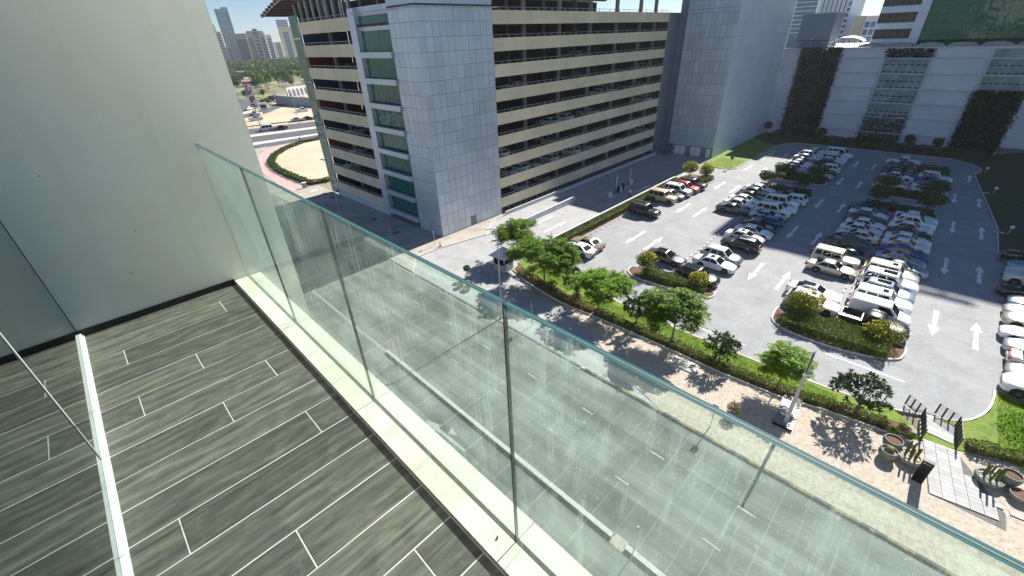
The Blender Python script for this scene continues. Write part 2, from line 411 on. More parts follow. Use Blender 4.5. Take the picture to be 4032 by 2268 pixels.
M['bark_grey'] = mat('bark_grey', (.27, .24, .20), .95, .2, 7, .5, 30)
M['rim'] = mat('rim', (.48, .48, .49), .35, .05, 5, metal=.8)
M['carglass'] = glass_mat('carglass', (.008, .012, .014), .04, .32)
M['sunroof'] = glass_mat('sunroof', (.015, .017, .02), .06, .6)
M['headlight'] = glass_mat('headlight', (.62, .64, .66), .1, .7)
M['taillight'] = glass_mat('taillight', (.30, .008, .012), .15, .6)
M['greenglass'] = glass_mat('greenglass', (.003, .11, .09), .02, .42, .14, .9)
M['greenglass2'] = glass_mat('greenglass_wavy', (.003, .115, .065), .02, .28, .22, .45)
M['darkglass'] = glass_mat('darkglass', (.010, .013, .016), .02, .35, .3, .6)
M['blueglass'] = glass_mat('blueglass', (.05, .14, .26), .08, .8)
M['pot'] = mat('pot', (.17, .19, .165), .8, .12, 5, .2, 30)
M['pot_tan'] = mat('pot_tan', (.30, .265, .19), .8, .12, 5, .2, 30)
M['paver_white'] = mat('paver_white', (.40, .40, .395), .85, .08, 5, .2, 40, rnd=.12)
M['leaf_feather'] = leaf_mat('leaf_feather', (.035, .11, .005), (.17, .29, .014), .42)
M['leaf_bright'] = leaf_mat('leaf_bright', (.06, .18, .006), (.25, .40, .018), .46)
M['leaf_dark'] = leaf_mat('leaf_dark', (.018, .045, .014), (.05, .095, .028), .20, .35)
M['leaf_shrub'] = leaf_mat('leaf_shrub', (.07, .095, .010), (.25, .27, .025), .34)
M['leaf_hedge'] = leaf_mat('leaf_hedge', (.05, .10, .016), (.18, .23, .04), .28)
M['leaf_dry'] = leaf_mat('leaf_dry', (.12, .095, .04), (.24, .21, .08), .25)
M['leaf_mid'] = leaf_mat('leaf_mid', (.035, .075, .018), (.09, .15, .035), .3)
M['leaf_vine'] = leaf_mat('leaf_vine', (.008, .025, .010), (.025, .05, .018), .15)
M['flower'] = leaf_mat('flower', (.58, .50, .03), (.72, .66, .08), .3)
M['flower_red'] = leaf_mat('flower_red', (.35, .03, .02), (.45, .08, .03), .3)
M['skin'] = mat('skin', (.32, .19, .12), .6, .05, 5)
# ================================================================== BALCONY (own frame: turned 1 degree, origin under the eye)
S = 1.093; BR = -math.radians(1.0); BZ = CAMZ
FL = -1.5 * S
M['door_glass'] = glass_mat('door_glass', (.36, .41, .40), .03, .8, .02, .5, metal=1.0)
M['glass_clear'] = clear_glass_mat('glass_clear', (.875, .945, .91), .085, .05)
M['glass_edge'] = glass_mat('glass_edge', (.02, .085, .10), .55, .08)
M['interlayer'] = mat('interlayer', (.20, .18, .11), .6, .1, 5)
def bal(mb, name, mats, parent=None):
    if parent is not None: return mb.build(name, mats, parent)
    return mb.build(name, mats, None, (0, 0, BZ), BR)

fl = struct(bal(MB().box(-.449 * S, .452 * S, -1.5 * S, 3.419 * S, FL - .03, FL - .0022), 'balcony_floor', M['grout']))
joints = {1: [.29], 2: [-.26], 4: [.03], 5: [-.26], 6: [.29], 7: [.03], 9: [.29], 10: [-.26], 12: [.03], 14: [.29], 15: [-.26], 17: [.03], 19: [.29], 20: [-.26], 22: [.03]}
g = .0028
yt = 3.407
for r in range(25):
    h = .183 if r == 0 else .1835
    y1 = yt; y0 = yt - h; yt = y0
    xs = [-.413] + joints.get(r, []) + [.449]
    for a, b in zip(xs[:-1], xs[1:]):
        w = (b - a) * S - 2 * g; d = (y1 - y0) * S - 2 * g
        t = MB(); e = .0012
        t.add([(-w/2, -d/2, -.009), (w/2, -d/2, -.009), (w/2, d/2, -.009), (-w/2, d/2, -.009), (-w/2, -d/2, -e), (w/2, -d/2, -e), (w/2, d/2, -e), (-w/2, d/2, -e),
               (-w/2 + e, -d/2 + e, 0), (w/2 - e, -d/2 + e, 0), (w/2 - e, d/2 - e, 0), (-w/2 + e, d/2 - e, 0)],
              [(3, 2, 1, 0), (0, 1, 5, 4), (1, 2, 6, 5), (2, 3, 7, 6), (3, 0, 4, 7), (4, 5, 9, 8), (5, 6, 10, 9), (6, 7, 11, 10), (7, 4, 8, 11), (8, 9, 10, 11)])
        t.build('tile', M['tile'], fl, ((a + b) / 2 * S, (y0 + y1) / 2 * S, FL + random.uniform(-.0004, .0004)))

wall = thing('side_wall', 'tall pale rendered fin wall closing off the far end of the tiled balcony', 'wall', (0, 0, BZ), BR)
MB().box(-.452 * S, .871 * S, 3.4205 * S, 3.66 * S, -BZ, 5.5).build('wall_body', M['render'], wall)
MB().box(-.447 * S, .447 * S, 3.408 * S, 3.4195 * S, FL - .001, FL + .044).build('skirting_board', M['black'], wall)

for x, y, z in ((-.2, 3.4195, -.55), (-.06, 3.4195, -1.2), (.06, 3.4195, -.95)):
    MB().box(x * S - .003, x * S + .003, 3.4195 * S - .002, 3.4198 * S, z * S - .004, z * S + .003).build('wall_mark', M['black'], wall)
bld = thing('apartment_building', 'rendered apartment block that the balcony belongs to, at left behind the glass', 'building', (0, 0, 0), BR)
MB().box(-14, -.50 * S, -30, 3.40 * S, .0, CAMZ + 9).build('main_wall', M['render'], bld)
MB().box(-.498 * S, .628 * S, -4.5 * S, 3.418 * S, CAMZ + FL - .28, CAMZ + FL - .035).build('balcony_slab', M['render'], bld)

wnd = MB().box(-.03, .0, -1.55, 1.55, .0, 2.3).mesh('window', M['darkglass'])
for f in range(7):
    for q in range(9):
        link('window', wnd, bld, (-.46 * S, -28.2 + 3.45 * q, .9 + 3.3 * f))
door = thing('glazed_door', 'mirror-like glazed balcony door reflecting the dark tiles, left edge of balcony', 'door', (0, 0, BZ), BR)
MB().box(-.4305 * S, -.4175 * S, -1.6 * S, 3.405 * S, FL - .002, FL + .030).build('track', M['white_metal'], door)
MB().box(-.4172 * S, -.4125 * S, -1.6 * S, 3.405 * S, FL - .002, FL + .012).build('sealant', M['grout'], door)
MB().box(-.452 * S, -.431 * S, 2.112 * S, 3.418 * S, FL - .002, 1.33 * S).build('glass_pane', M['door_glass'], door)
MB().box(-.452 * S, -.431 * S, -1.6 * S, 2.088 * S, FL - .002, 1.33 * S).build('glass_pane', M['door_glass'], door)
MB().box(-.454 * S, -.4285 * S, 2.091 * S, 2.107 * S, FL + .0305, 1.33 * S).build('mullion', M['galv'], door)
MB().box(-.454 * S, -.4295 * S, 3.4085 * S, 3.4195 * S, FL + .045, 1.33 * S).build('edge_seal', M['black'], door)

bs = thing('glass_balustrade', 'frameless greenish glass balustrade set in white stone coping, street below', 'balustrade', (0, 0, BZ), BR)
cuts = [3.417, 2.496, 1.545, .591, -.363, -1.31]
zs = FL + .026 * S
for i, (b, a) in enumerate(zip(cuts[:-1], cuts[1:])):
    q = .0012
    for x0, x1 in ((.450, .5365), (.5535, .632)):
        MB().box(x0 * S, x1 * S, a * S + q, b * S - q, FL - .03, zs).build('coping_stone', M['stone'], bs)
    x0, x1 = .5375 * S, .5525 * S; y0, y1 = a * S + .004, b * S - .004; z0, z1 = FL - .02, -.511 * S
    p = MB()
    p.quad((x0, y1, z0), (x0, y0, z0), (x0, y0, z1), (x0, y1, z1), 0)
    p.quad((x1, y0, z0), (x1, y1, z0), (x1, y1, z1), (x1, y0, z1), 0)
    p.quad((x0, y0, z1), (x1, y0, z1), (x1, y1, z1), (x0, y1, z1), 1)
    p.quad((x0, y0, z0), (x1, y0, z0), (x1, y0, z1), (x0, y0, z1), 0)
    p.quad((x1, y1, z0), (x0, y1, z0), (x0, y1, z1), (x1, y1, z1), 0)
    pan = p.build('glass_panel', [M['glass_clear'], M['glass_edge']], bs)
    xm = (x0 + x1) / 2
    MB().box(xm - .0008, xm + .0008, y0 + .001, y1 - .001, z1 - .003, z1 + .0006).build('interlayer', M['interlayer'], pan)
    if i < 4: MB().box(xm - .006, xm + .006, a * S - .0022, a * S + .0022, zs, z1 - .004).build('silicone_joint', M['black'], bs)
MB().box(.5368 * S, .5373 * S, -1.31 * S, 3.417 * S, FL - .03, zs - .004).build('gasket', M['black'], bs)
MB().box(.5527 * S, .5532 * S, -1.31 * S, 3.417 * S, FL - .03, zs - .004).build('gasket', M['black'], bs)
lf = MB()
lf.add([(0, 0, 0), (.011, .004, .003), (.017, .012, .001), (.006, .011, .004), (-.003, .006, .002)], [(0, 1, 2, 3, 4)])
tag(lf.build('dead_leaf', M['brown'], None, (.497 * S * math.cos(BR) - .63 * S * math.sin(BR), .63 * S, BZ + zs + .0015)), 'tiny brown dead leaf on the white coping stone', 'leaf')

# ================================================================== GROUND, STREET
struct(MB().poly([(-900, -900), (2600, -900), (2600, 2600), (-900, 2600)], -.06).build('ground', M['ground']))
SR = -.0195
st = struct(MB().poly([(-14, -60), (23.1, -60), (23.1, 140), (-14, 140)], -.012).build('street', M['joint'], None, (0, 0, 0), SR))
cols = [(-2.2, .9), (.9, 4.0), (4.0, 7.1), (7.1, 9.9), (9.9, 12.75), (13.05, 16.4), (16.4, 19.75), (19.75, 22.95)]
for ci, (xa, xb) in enumerate(cols):
    me = MB().box(-(xb - xa) / 2 + .012, (xb - xa) / 2 - .012, -1.513, 1.513, -.05, 0).mesh('slab', M['concrete_slab'])
    for k in range(-8, 33):
        link('slab', me, st, ((xa + xb) / 2, 1.55 + 3.05 * k, -.011 + random.uniform(0, .004) + (.009)))
dash = MB().box(-.06, .06, -.5, .5, -.004, .004).mesh('lane_marking', M['worn_paint'])
for k in range(-3, 14):
    for x in (19.56, 16.32):
        link('lane_marking', dash, st, (x, 1.24 + 5.71 * k + (.7 if x < 18 else 0), .009))
ar = MB()
ar.add([(0, 2.1, 0), (-.45, .75, 0), (-.14, .75, 0), (-.10, -2.2, 0), (.10, -2.2, 0), (.14, .75, 0), (.45, .75, 0), (.2, -.2, 0), (.75, .05, 0), (.55, -.9, 0)], [(0, 1, 2, 5, 6), (2, 3, 4, 5), (7, 9, 8)])
ar.build('lane_arrow', M['worn_paint'], st, (10.75, 18.9, .0092), .06)
# median kerb
for y0, y1 in ((30.3, 6.1), (5.2, -22.0)):
    k = struct(MB().box(12.75, 13.05, y1, y0, -.02, .20).build('median_kerb', M['kerb'], None, (0, 0, 0), SR))
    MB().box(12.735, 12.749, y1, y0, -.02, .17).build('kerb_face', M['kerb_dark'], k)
MB().box(12.55, 13.25, 5.25, 6.05, -.02, .012).build('drain_cover', M['gravel'], st)
# road kerb, painted yellow and black beside the street
ky = struct(MB().box(23.1, 23.32, -40, 16.0, -.02, .12).build('street_kerb', M['kerb'], None, (0, 0, 0), SR))
yk = MB().box(-.012, .0, -.6, .6, -.01, .118).mesh('painted_block', M['kerb_yellow']); bk = MB().box(-.012, .0, -.6, .6, -.01, .118).mesh('painted_block', M['kerb_black'])
yt2 = MB().box(0, .20, -.6, .6, 0, .004).mesh('painted_top', M['kerb_yellow']); bt2 = MB().box(0, .20, -.6, .6, 0, .004).mesh('painted_top', M['kerb_black'])
for k in range(-16, 13):
    link('painted_block', yk if k % 2 else bk, ky, (23.098, .6 + 1.2 * k, 0)); link('painted_block', yt2 if k % 2 else bt2, ky, (23.101, .6 + 1.2 * k, .1195))
k2 = struct(MB().box(23.1, 23.32, 16.2, 41.0, -.02, .055).build('dropped_kerb', M['kerb_dark'], None, (0, 0, 0), SR))

# driveway and ramp road
drive = [(23.45, 8), (24.0, 41), (26.5, 44.3), (30.6, 44.2), (37.9, 42.6), (41, 45.0), (43, 45.9), (98, 45.9), (98, 34.4), (92, 34), (84.1, 33.4), (40.6, 33.4), (40.3, 27.6), (30, 27.6), (30, 8)]
struct(MB().poly(drive, .004).build('driveway', M['drive']))
walk = [(24.05, 41.2), (24.5, 60), (25, 88), (33.2, 88), (33.2, 46.7), (45, 46.7), (45, 46.0), (43, 45.95), (41, 45.05), (37.9, 42.65), (30.6, 44.25), (26.5, 44.35)]
struct(MB().prism(walk[::-1], -.02, .10).build('pavement', M['plaza']))
struct(MB().strip(walk[6:] + [walk[0]], .16, -.02, .116).build('kerb', M['kerb']))
# gravel footway
grv = [(23.42, 8), (25.6, 14.0), (27.4, 16.5), (29.3, 20.6), (30.35, 22.9), (30.6, 16), (30.55, 11), (30.5, 6), (30.7, 2), (31.4, -.5), (31.9, -4), (32.5, -5.9), (33.1, -7.7), (34.0, -9.6), (34.5, -22), (22.9, -22)]
struct(MB().prism(grv[::-1], -.02, .05).build('gravel_footway', M['gravel']))
# planting strip
west = [(32.5, 32.2), (31.3, 28.9), (30.95, 26.7), (30.4, 22.8), (30.6, 16), (30.55, 11), (30.5, 6), (30.7, 2), (31.4, -.5), (31.9, -4), (32.35, -5.5)]
east = [(34.75, -4.2), (34.2, -.8), (33.9, 4.4), (33.9, 11.4), (34.3, 18), (35.0, 22), (36.3, 25.5), (38.2, 27.35), (40.3, 27.6), (40.6, 33.0), (36.5, 33.0)]
soil = struct(MB().prism((west + east)[::-1], -.02, .10).build('planting_strip', M['soil']))
inner = [(34.2, 33.0)] + [(x + 1.35, y) for x, y in west[1:]] + [(p[0] - .12, p[1] - .05) for p in east[:-1]] 
MB().poly(inner[::-1] if False else inner, .114).build('lawn', M['grass'], soil)
struct(MB().strip(west, .12, -.02, .15).build('strip_kerb', M['kerb']))
struct(MB().strip(east, .15, -.02, .13).build('lot_kerb', M['kerb']))
# car park
lot = [(34.75, -4.2), (34.2, -.8), (33.9, 4.4), (33.9, 11.4), (34.3, 18), (35, 22), (36.3, 25.5), (38.2, 27.35), (40.3, 27.6), (40.6, 31.3), (77, 31.3), (78.1, 27.7), (84.1, 28), (84.1, 33.4), (91, 33.6), (91.2, 30.1), (91.7, 28.2), (93, 27.4),
       (101.9, 27.4), (117.4, 27.1), (121.5, 26.3), (123.6, 24), (124.2, 20), (124.3, -3.5), (121.7, -6.3), (117.8, -7.9), (112.5, -7), (83, -9.8), (73.8, -9.8), (73.8, -15.5), (42.0, -15.5), (42.0, -9.45), (40.7, -9.4), (38.9, -9.1), (37.2, -8.4), (36.1, -7.4), (35.6, -6.2)]
LOT = struct(MB().poly(lot[::-1], .008).build('car_park', M['lot']))
struct(MB().strip(lot[13:31][2:], .15, -.02, .13).build('lot_kerb', M['kerb']))
struct(MB().strip(smooth_poly(lot[31:] + [lot[0]], 2, False), .15, -.02, .13).build('lot_kerb', M['kerb']))
struct(MB().strip([(40.6, 31.3), (77, 31.3)], .15, -.02, .13).build('lot_kerb', M['kerb']))
# painted arrows
arw = MB().add([(-2.65, 0, 0), (-.75, -.42, 0), (-.75, -.13, 0), (2.65, -.2, 0), (2.65, .2, 0), (-.75, .13, 0), (-.75, .42, 0)], [(0, 1, 2, 5, 6), (2, 3, 4, 5)]).mesh('arrow_marking', M['white_paint'])
for k in range(5):
    for y, d in ((25.8, 0), (22.95, PI), (10.2, 0), (7.25, PI), (-5.5, 0), (-8.32, PI)):
        x = 50.3 + 14.85 * k + (.15 if d == 0 else 0)
        yy = y
        if y < 0 and k >= 3: yy = y + (.45 if k == 3 else 1.9)
        if k == 4 and y == -5.5: continue
        link('arrow_marking', arw, LOT, (x, yy, .0125), d)
for x, y, d in ((47.0, 39.8, 0), (46.5, 36.8, PI), (70.4, 35.65, PI)): link('arrow_marking', arw, LOT, (x, y, .0125), d)
ln = MB().box(-.07, .07, -2.65, 2.65, -.003, .004).mesh('lane_line', M['white_paint'])
for x, y in ((38.9, -1.8), (35.55, 9.0), (87.4, 17.5), (87.6, 13.9), (87.4, 2.0), (87.6, -1.7)):
    o = link('lane_line', ln, LOT, (x, y, .0085)); 
    if x > 80: o.scale = (.8, .55, 1)
# stall lines
sl = MB().box(-.045, .045, -2.05, 2.05, -.003, .003).mesh('stall_line', M['worn_paint'])
for y, xa, n in ((29.25, 40.6 + 4.85, 14), (19.6, 43.1, 17), (15.35, 43.1, 17), (3.9, 45.3, 15), (-.25, 45.3, 15), (-12.0, 42.2, 13), (19.4, 91.5, 10), (15.3, 91.5, 10), (3.8, 91.5, 10), (-.2, 91.5, 6)):
    for k in range(n):
        link('stall_line', sl, LOT, (xa + 2.43 * k, y, .0085))
ws = MB().box(-.28, .28, -.075, .075, 0, .10).mesh('wheel_stop', M['concrete_light'])
for y, xa, n, nm in ((17.48, 43.57, 30, 'along the middle of the left parking block'), (31.0, 46.4, 12, 'along the hedge side of the leftmost parking row'), (1.83, 46.7, 28, 'along the middle of the right parking block')):
    for k in range(n):
        tag(link('wheel_stop', ws, None, (xa + 1.225 * k, y + random.uniform(-.03, .03), .0085), random.uniform(-.04, .04)), 'short concrete wheel stop ' + nm, 'wheel stop', 'wheel stops ' + nm)
# islands
def island(pts, name='planting_island'):
    P = smooth_poly(pts, 2)
    o = struct(MB().prism(P[::-1] if area(P) < 0 else P, -.02, .12).build(name, M['soil']))
    MB().strip(P, .16, -.02, .145, closed=True).build('kerb_edge', M['kerb'], o)
    return o
def area(P): return sum(P[i - 1][0] * P[i][1] - P[i][0] * P[i - 1][1] for i in range(len(P))) / 2
ISL1 = [(40.2, 20.4), (41.2, 21.7), (43.1, 21.6), (43.0, 12.0), (42.0, 11.6), (40.9, 12.0), (40.2, 17)]
ISL2 = [(40.0, 3.6), (40.8, 5.8), (43, 6.1), (44.5, 6.0), (44.5, -3.9), (43.2, -4.1), (41.3, -3.7), (40.0, 0)]
island(ISL1); island(ISL2)
island([(78.0, 31.4), (78.2, 27.9), (83.4, 27.5), (84.2, 28.3), (84.1, 32.6), (82, 33.3), (78.5, 33.2)])
for xa, xb, ya, yb in ((81.2, 84.6, 11.7, 20.6), (90.2, 93.8, 11.7, 20.6), (81.4, 85.0, -3.6, 5.4), (90.2, 93.6, -3.6, 5.6)):
    island([(xa, ya + .8), (xa + .8, ya), (xb - .8, ya), (xb, ya + .8), (xb, yb - .8), (xb - .8, yb), (xa + .8, yb), (xa, yb - .8)])
# lawns round the far end of the car park
struct(MB().prism([(91.3, 30.1), (91.8, 28.3), (93, 27.5), (101.9, 27.5), (117.4, 27.2), (121.5, 26.4), (123.7, 24.1), (124.3, 20), (124.4, -3.5), (121.8, -6.4), (117.9, -8), (112.5, -7.1), (83, -9.9), (73.9, -9.9), (73.9, -40), (170, -40), (133, -9.6), (133, 34.4), (98, 34.4), (91.3, 33.5)][::-1] if False else
       [(91.3, 33.5), (98, 34.4), (124, 34.4), (118, 27.2), (117.4, 27.2), (101.9, 27.5), (93, 27.5), (91.8, 28.3), (91.3, 30.1)][::-1], -.02, .1).build('lawn', M['grass']))
struct(MB().prism([(124.05, 34.4), (133, 34.4), (133, -9.6), (170, -40), (73.9, -40), (73.9, -9.9), (83, -9.9), (112.5, -7.1), (117.9, -8), (121.8, -6.4), (124.4, -3.5), (124.3, 20), (123.7, 24.1), (121.5, 26.4), (118.05, 27.2)][::-1], -.02, .1).build('shaded_lawn', M['grass_shaded']))  # mall border and right lawn, shade painted in by the darker grass
struct(MB().prism([(32.55, -5.8), (35.6, -6.3), (36.1, -7.5), (37.2, -8.5), (38.9, -9.2), (40.7, -9.5), (42, -9.5), (42, -30), (34.4, -30), (34.0, -9.6), (33.1, -7.6)][::-1], -.02, .1).build('lawn', M['grass']))
# boundary wall of the ramp, low walls
rw = thing('ramp_wall', 'low grey concrete wall with bright top dividing the two ramp lanes beside the car park tower', 'wall')
MB().add([(44.3, 41.0, 0), (57.0, 41.0, 0), (57.0, 41.3, 0), (44.3, 41.3, 0), (44.3, 41.0, .75), (57.0, 41.0, 1.0), (57.0, 41.3, 1.0), (44.3, 41.3, .75)], [(3, 2, 1, 0), (4, 5, 6, 7), (0, 1, 5, 4), (1, 2, 6, 5), (2, 3, 7, 6), (3, 0, 4, 7)]).build('wall_body', M['concrete_light'], rw)
hw = thing('hedge_wall', 'long low concrete parapet between the entrance road and the hedge of the leftmost parking row', 'wall')
MB().box(41.2, 77.5, 33.05, 33.3, 0, .95).build('wall_body', M['concrete_light'], hw)
MB().box(41.1, 77.6, 33.0, 33.35, .95, 1.02).build('coping', M['kerb'], hw)
struct(MB().prism([(41.0, 31.4), (78, 31.4), (78, 33.04), (41.0, 33.04)], -.02, .11).build('hedge_bed', M['soil']))

# ------------------------------------------------------------------ roads far left behind the car park tower
def band(name, y0, y1, s0, s1, mt, z, xa=-120, xb=330):
    return struct(MB().add([(xa, y0 + s0 * (xa - 50), z), (xb, y0 + s0 * (xb - 50), z), (xb, y1 + s1 * (xb - 50), z), (xa, y1 + s1 * (xa - 50), z)], [(0, 1, 2, 3)]).build(name, mt))
band('verge', 90, 138.0, .0, .0, M['plaza'], -.030)
band('side_road', 138.0, 143.6, .0, -.06, M['asphalt'], -.020)
band('paved_median', 143.6, 147.2, -.06, -.17, M['kerb'], -.016)
band('near_carriageway', 147.2, 157.6, -.17, -.20, M['asphalt'], -.012)
band('median_strip', 157.6, 162.5, -.20, -.22, M['kerb'], .05)
band('far_carriageway', 162.5, 176.0, -.22, -.25, M['asphalt'], -.010)
band('sand_lot', 176.2, 245, -.25, .4, M['sand'], -.022)
struct(MB().poly([(36, 196), (57, 207.5), (66, 212), (89, 240), (150, 330), (176, 400), (160, 400), (133, 326), (102, 268), (70, 228), (59, 219), (30, 205)], .0).build('diagonal_road', M['asphalt']))
struct(MB().poly([(60, 226), (70, 236), (88, 262), (78, 300), (95, 330), (60, 330), (40, 240)], .004).build('side_street', M['asphalt']))
dsh = MB().box(-1.2, 1.2, -.25, .25, -.003, .003).mesh('white_block', M['white_paint'])
md = bpy.data.objects['paved_median']
for k in range(26):
    x = 20 + 2.6 * k * 1.0
    link('white_block', dsh, md, (x, 145.3 - .11 * (x - 50), -.008), .1); link('white_block', dsh, md, (x + 1.3, 146.3 - .13 * (x - 50), -.008), .1)
for k in range(4): link('white_block', dsh, md, (33.5 + 2.1 * k, 136.6 + .35 * k, .06), .25)
sandp = smooth_poly([(56, 135.5), (50, 134.4), (43.4, 129.9), (38.1, 123.9), (34.6, 117), (33.4, 106), (33.0, 97), (32.9, 90.5), (37, 89.4), (60, 89), (90, 95), (90, 130)], 2)
struct(MB().poly(sandp[::-1] if area(sandp) < 0 else sandp, -.005).build('sand_field', M['sand']))
pk = [(28.0, 86.2), (30.5, 88.5), (31.9, 92), (31.9, 100), (31.8, 107), (33.2, 115), (37, 124), (42.5, 130.6), (49.5, 135.3), (56, 136.3), (56, 137.9), (44, 136.6), (39, 133.2), (34, 126), (30, 112), (28.3, 98)]
struct(MB().prism(pk if area(pk) > 0 else pk[::-1], -.05, .03).build('pink_pavement', M['pink']))
# ================================================================== CAR PARK TOWER (multi-storey garage)
GX, GY = 33.2, 46.8           # near corner
PT = 3.128                    # storey height
TOP = 27.65                   # top of the uppermost beige parapet
gar = thing('parking_garage', 'multi-storey car park with beige parapet bands, grey panelled corner tower and green windows', 'car park', (GX, GY, 0))
ox, oy = GX, GY
XE, YE = 94.5 - ox, 78.3 - oy          # ends of the open decks (local)
cx = 45.2 - ox                          # end of corner tower on the long face
# cladding panels of the corner tower
MB().box(.04, cx - .04, .04, 5.6, 0, 31.5).build('tower_core', M['backing'], gar)
nc, nr = 11, 18
pw, ph = cx / nc, TOP / nr + .02
pan = MB().box(-pw / 2 + .018, pw / 2 - .018, -.03, .0, -ph / 2 + .018, ph / 2 - .018).mesh('cladding_panel', M['cladding'])
for i in range(nc):
    for j in range(nr):
        z = ph * (j + .5)
        if i == 5 and j == 0: continue
        link('cladding_panel', pan, gar, (pw * (i + .5), .035 + random.uniform(-.003, .003), z))
MB().box(pw * 5 + .05, pw * 6 - .05, -.012, .03, 0, ph - .03).build('door', M['cladding_dark'], gar)
nl = 5; lw = 5.55 / nl
pan2 = MB().box(-.03, 0, -lw / 2 + .018, lw / 2 - .018, -ph / 2 + .018, ph / 2 - .018).mesh('cladding_panel', M['cladding'])
for i in range(nl):
    for j in range(nr):
        link('cladding_panel', pan2, gar, (.035 + random.uniform(-.003, .003), lw * (i + .5), ph * (j + .5)))
MB().box(-.06, .02, -.06, .02, 0, TOP).build('corner_trim', M['cladding'], gar)
MB().box(.0, cx, .0, 5.6, TOP + .55, 32).build('upper_cladding', M['cladding'], gar)
MB().box(-.35, cx + .7, -.35, -.2, 27.86, 27.98).box(-.35, -.2, -.2, 14, 27.86, 27.98).build('ledge_rail', M['galv'], gar)
for k in range(9): MB().bar((1.3 * k + .3, -.28, 27.9), (1.3 * k + .3, .02, 27.75), .05, .05).build('rail_bracket', M['galv'], gar)
# green window bay on the short face, stepped back
y0w, y1w = 5.6, 13.45
MB().box(.55, .9, y0w, y1w + 1.75, 0, 28.6).build('bay_wall', M['cladding'], gar)
for j in range(9):
    zb = 27.65 - 1.75 - 2.37 - PT * j
    if zb < -1.5: continue
    w = MB().box(.50, .545, y0w + .25, y1w - .05, max(zb, .1), zb + 2.37).build('window', M['greenglass'], gar)
    for q in range(1, 5):
        yy = y0w + .25 + (y1w - y0w - .3) * q / 5
        MB().box(.485, .499, yy - .012, yy + .012, max(zb, .1), zb + 2.37).build('glazing_bar', M['cladding_dark'], w)
    MB().box(-.32, .54, y0w + .02, y1w + .1, zb - .72, zb - .04).build('window_spandrel', M['cladding'], gar)
w = MB().box(.50, .545, y0w + .25, y1w - .05, 26.6, 27.6).build('window', M['greenglass'], gar)
MB().box(-.05, .55, y1w + .12, y1w + 1.75, 0, 28.5).build('pilaster', M['cladding'], gar)
# beige parapet panels
xs = [cx] + [53.06 - ox, 61.4 - ox, 69.77 - ox, 78.18 - ox, 86.66 - ox, XE]
ys = [15.2, 19.0, 23.2, 27.4, YE]
meshes = {}
def parapet(x0, x1, y0, y1, z0, z1):
    key = (round(x1 - x0, 2), round(y1 - y0, 2))
    if key not in meshes:
        meshes[key] = MB().box(0, x1 - x0, 0, y1 - y0, 0, z1 - z0).mesh('parapet_panel', M['beige'])
    link('parapet_panel', meshes[key], gar, (x0, y0, z0))
rail_x = None
for j in range(9):
    zt = TOP - PT * j
    for a, b in zip(xs[:-1], xs[1:]): parapet(a + .015, b - .015, .0, .18, zt - 1.58, zt)
    for a, b in zip(ys[:-1], ys[1:]): parapet(.0, .18, a + .015, b - .015, zt - 1.58, zt)
    if rail_x is None:
        r = MB(); n = 16
        for k in range(n):
            a = cx + .1 + (XE - cx - .2) * k / n; b = cx + .1 + (XE - cx - .2) * (k + 1) / n - .12
            r.bar((a, .09, .36), (b, .09, .36), .05, .05)
            for x in (a, (a + b) / 2, b): r.bar((x, .09, 0), (x, .09, .36), .04, .04)
        rail_x = r.mesh('guard_rail', M['galv'])
        r = MB(); n = 8
        for k in range(n):
            a = 15.3 + (YE - 15.4) * k / n; b = 15.3 + (YE - 15.4) * (k + 1) / n - .12
            r.bar((.09, a, .36), (.09, b, .36), .05, .05)
            for y in (a, (a + b) / 2, b): r.bar((.09, y, 0), (.09, y, .36), .04, .04)
        rail_y = r.mesh('guard_rail', M['galv'])
    link('guard_rail', rail_x, gar, (0, 0, zt)); link('guard_rail', rail_y, gar, (0, 0, zt))
    fz = zt - 1.0
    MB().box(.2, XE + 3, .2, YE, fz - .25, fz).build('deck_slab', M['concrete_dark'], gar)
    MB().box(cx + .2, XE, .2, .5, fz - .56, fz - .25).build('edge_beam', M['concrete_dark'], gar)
    # painted inner wall strips, a colour per storey
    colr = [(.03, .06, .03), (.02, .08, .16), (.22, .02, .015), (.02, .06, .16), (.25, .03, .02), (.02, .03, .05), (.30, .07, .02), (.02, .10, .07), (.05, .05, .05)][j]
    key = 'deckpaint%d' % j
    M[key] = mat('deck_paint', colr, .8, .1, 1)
    MB().box(.3, 7.9, YE - .25, YE - .02, max(fz, 0), fz + 2.85).build('painted_wall', M[key], gar)
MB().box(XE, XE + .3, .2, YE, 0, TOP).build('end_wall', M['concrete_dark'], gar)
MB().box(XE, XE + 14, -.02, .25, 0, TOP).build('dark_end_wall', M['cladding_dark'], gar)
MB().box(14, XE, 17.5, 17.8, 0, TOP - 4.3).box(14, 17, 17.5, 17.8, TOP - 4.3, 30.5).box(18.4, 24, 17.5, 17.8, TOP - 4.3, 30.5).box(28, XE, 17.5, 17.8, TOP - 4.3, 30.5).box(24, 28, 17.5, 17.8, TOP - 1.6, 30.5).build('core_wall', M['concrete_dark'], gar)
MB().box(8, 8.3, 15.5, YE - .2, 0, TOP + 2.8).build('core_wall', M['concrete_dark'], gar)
colm = MB().tube((0, 0, 0), (0, 0, TOP + 3), .36, .36, 12).mesh('column', M['column'], True, 40)
for x in (54.1, 62.5, 71.0, 79.3, 87.7, 96.0): link('column', colm, gar, (x - ox if x < 94 else XE - .8, 2.7, 0))
for y in (19.3, 26.5): link('column', colm, gar, (2.6, y, 0))
for x in (20, 30, 40, 50): link('column', colm, gar, (x, 15, 0))
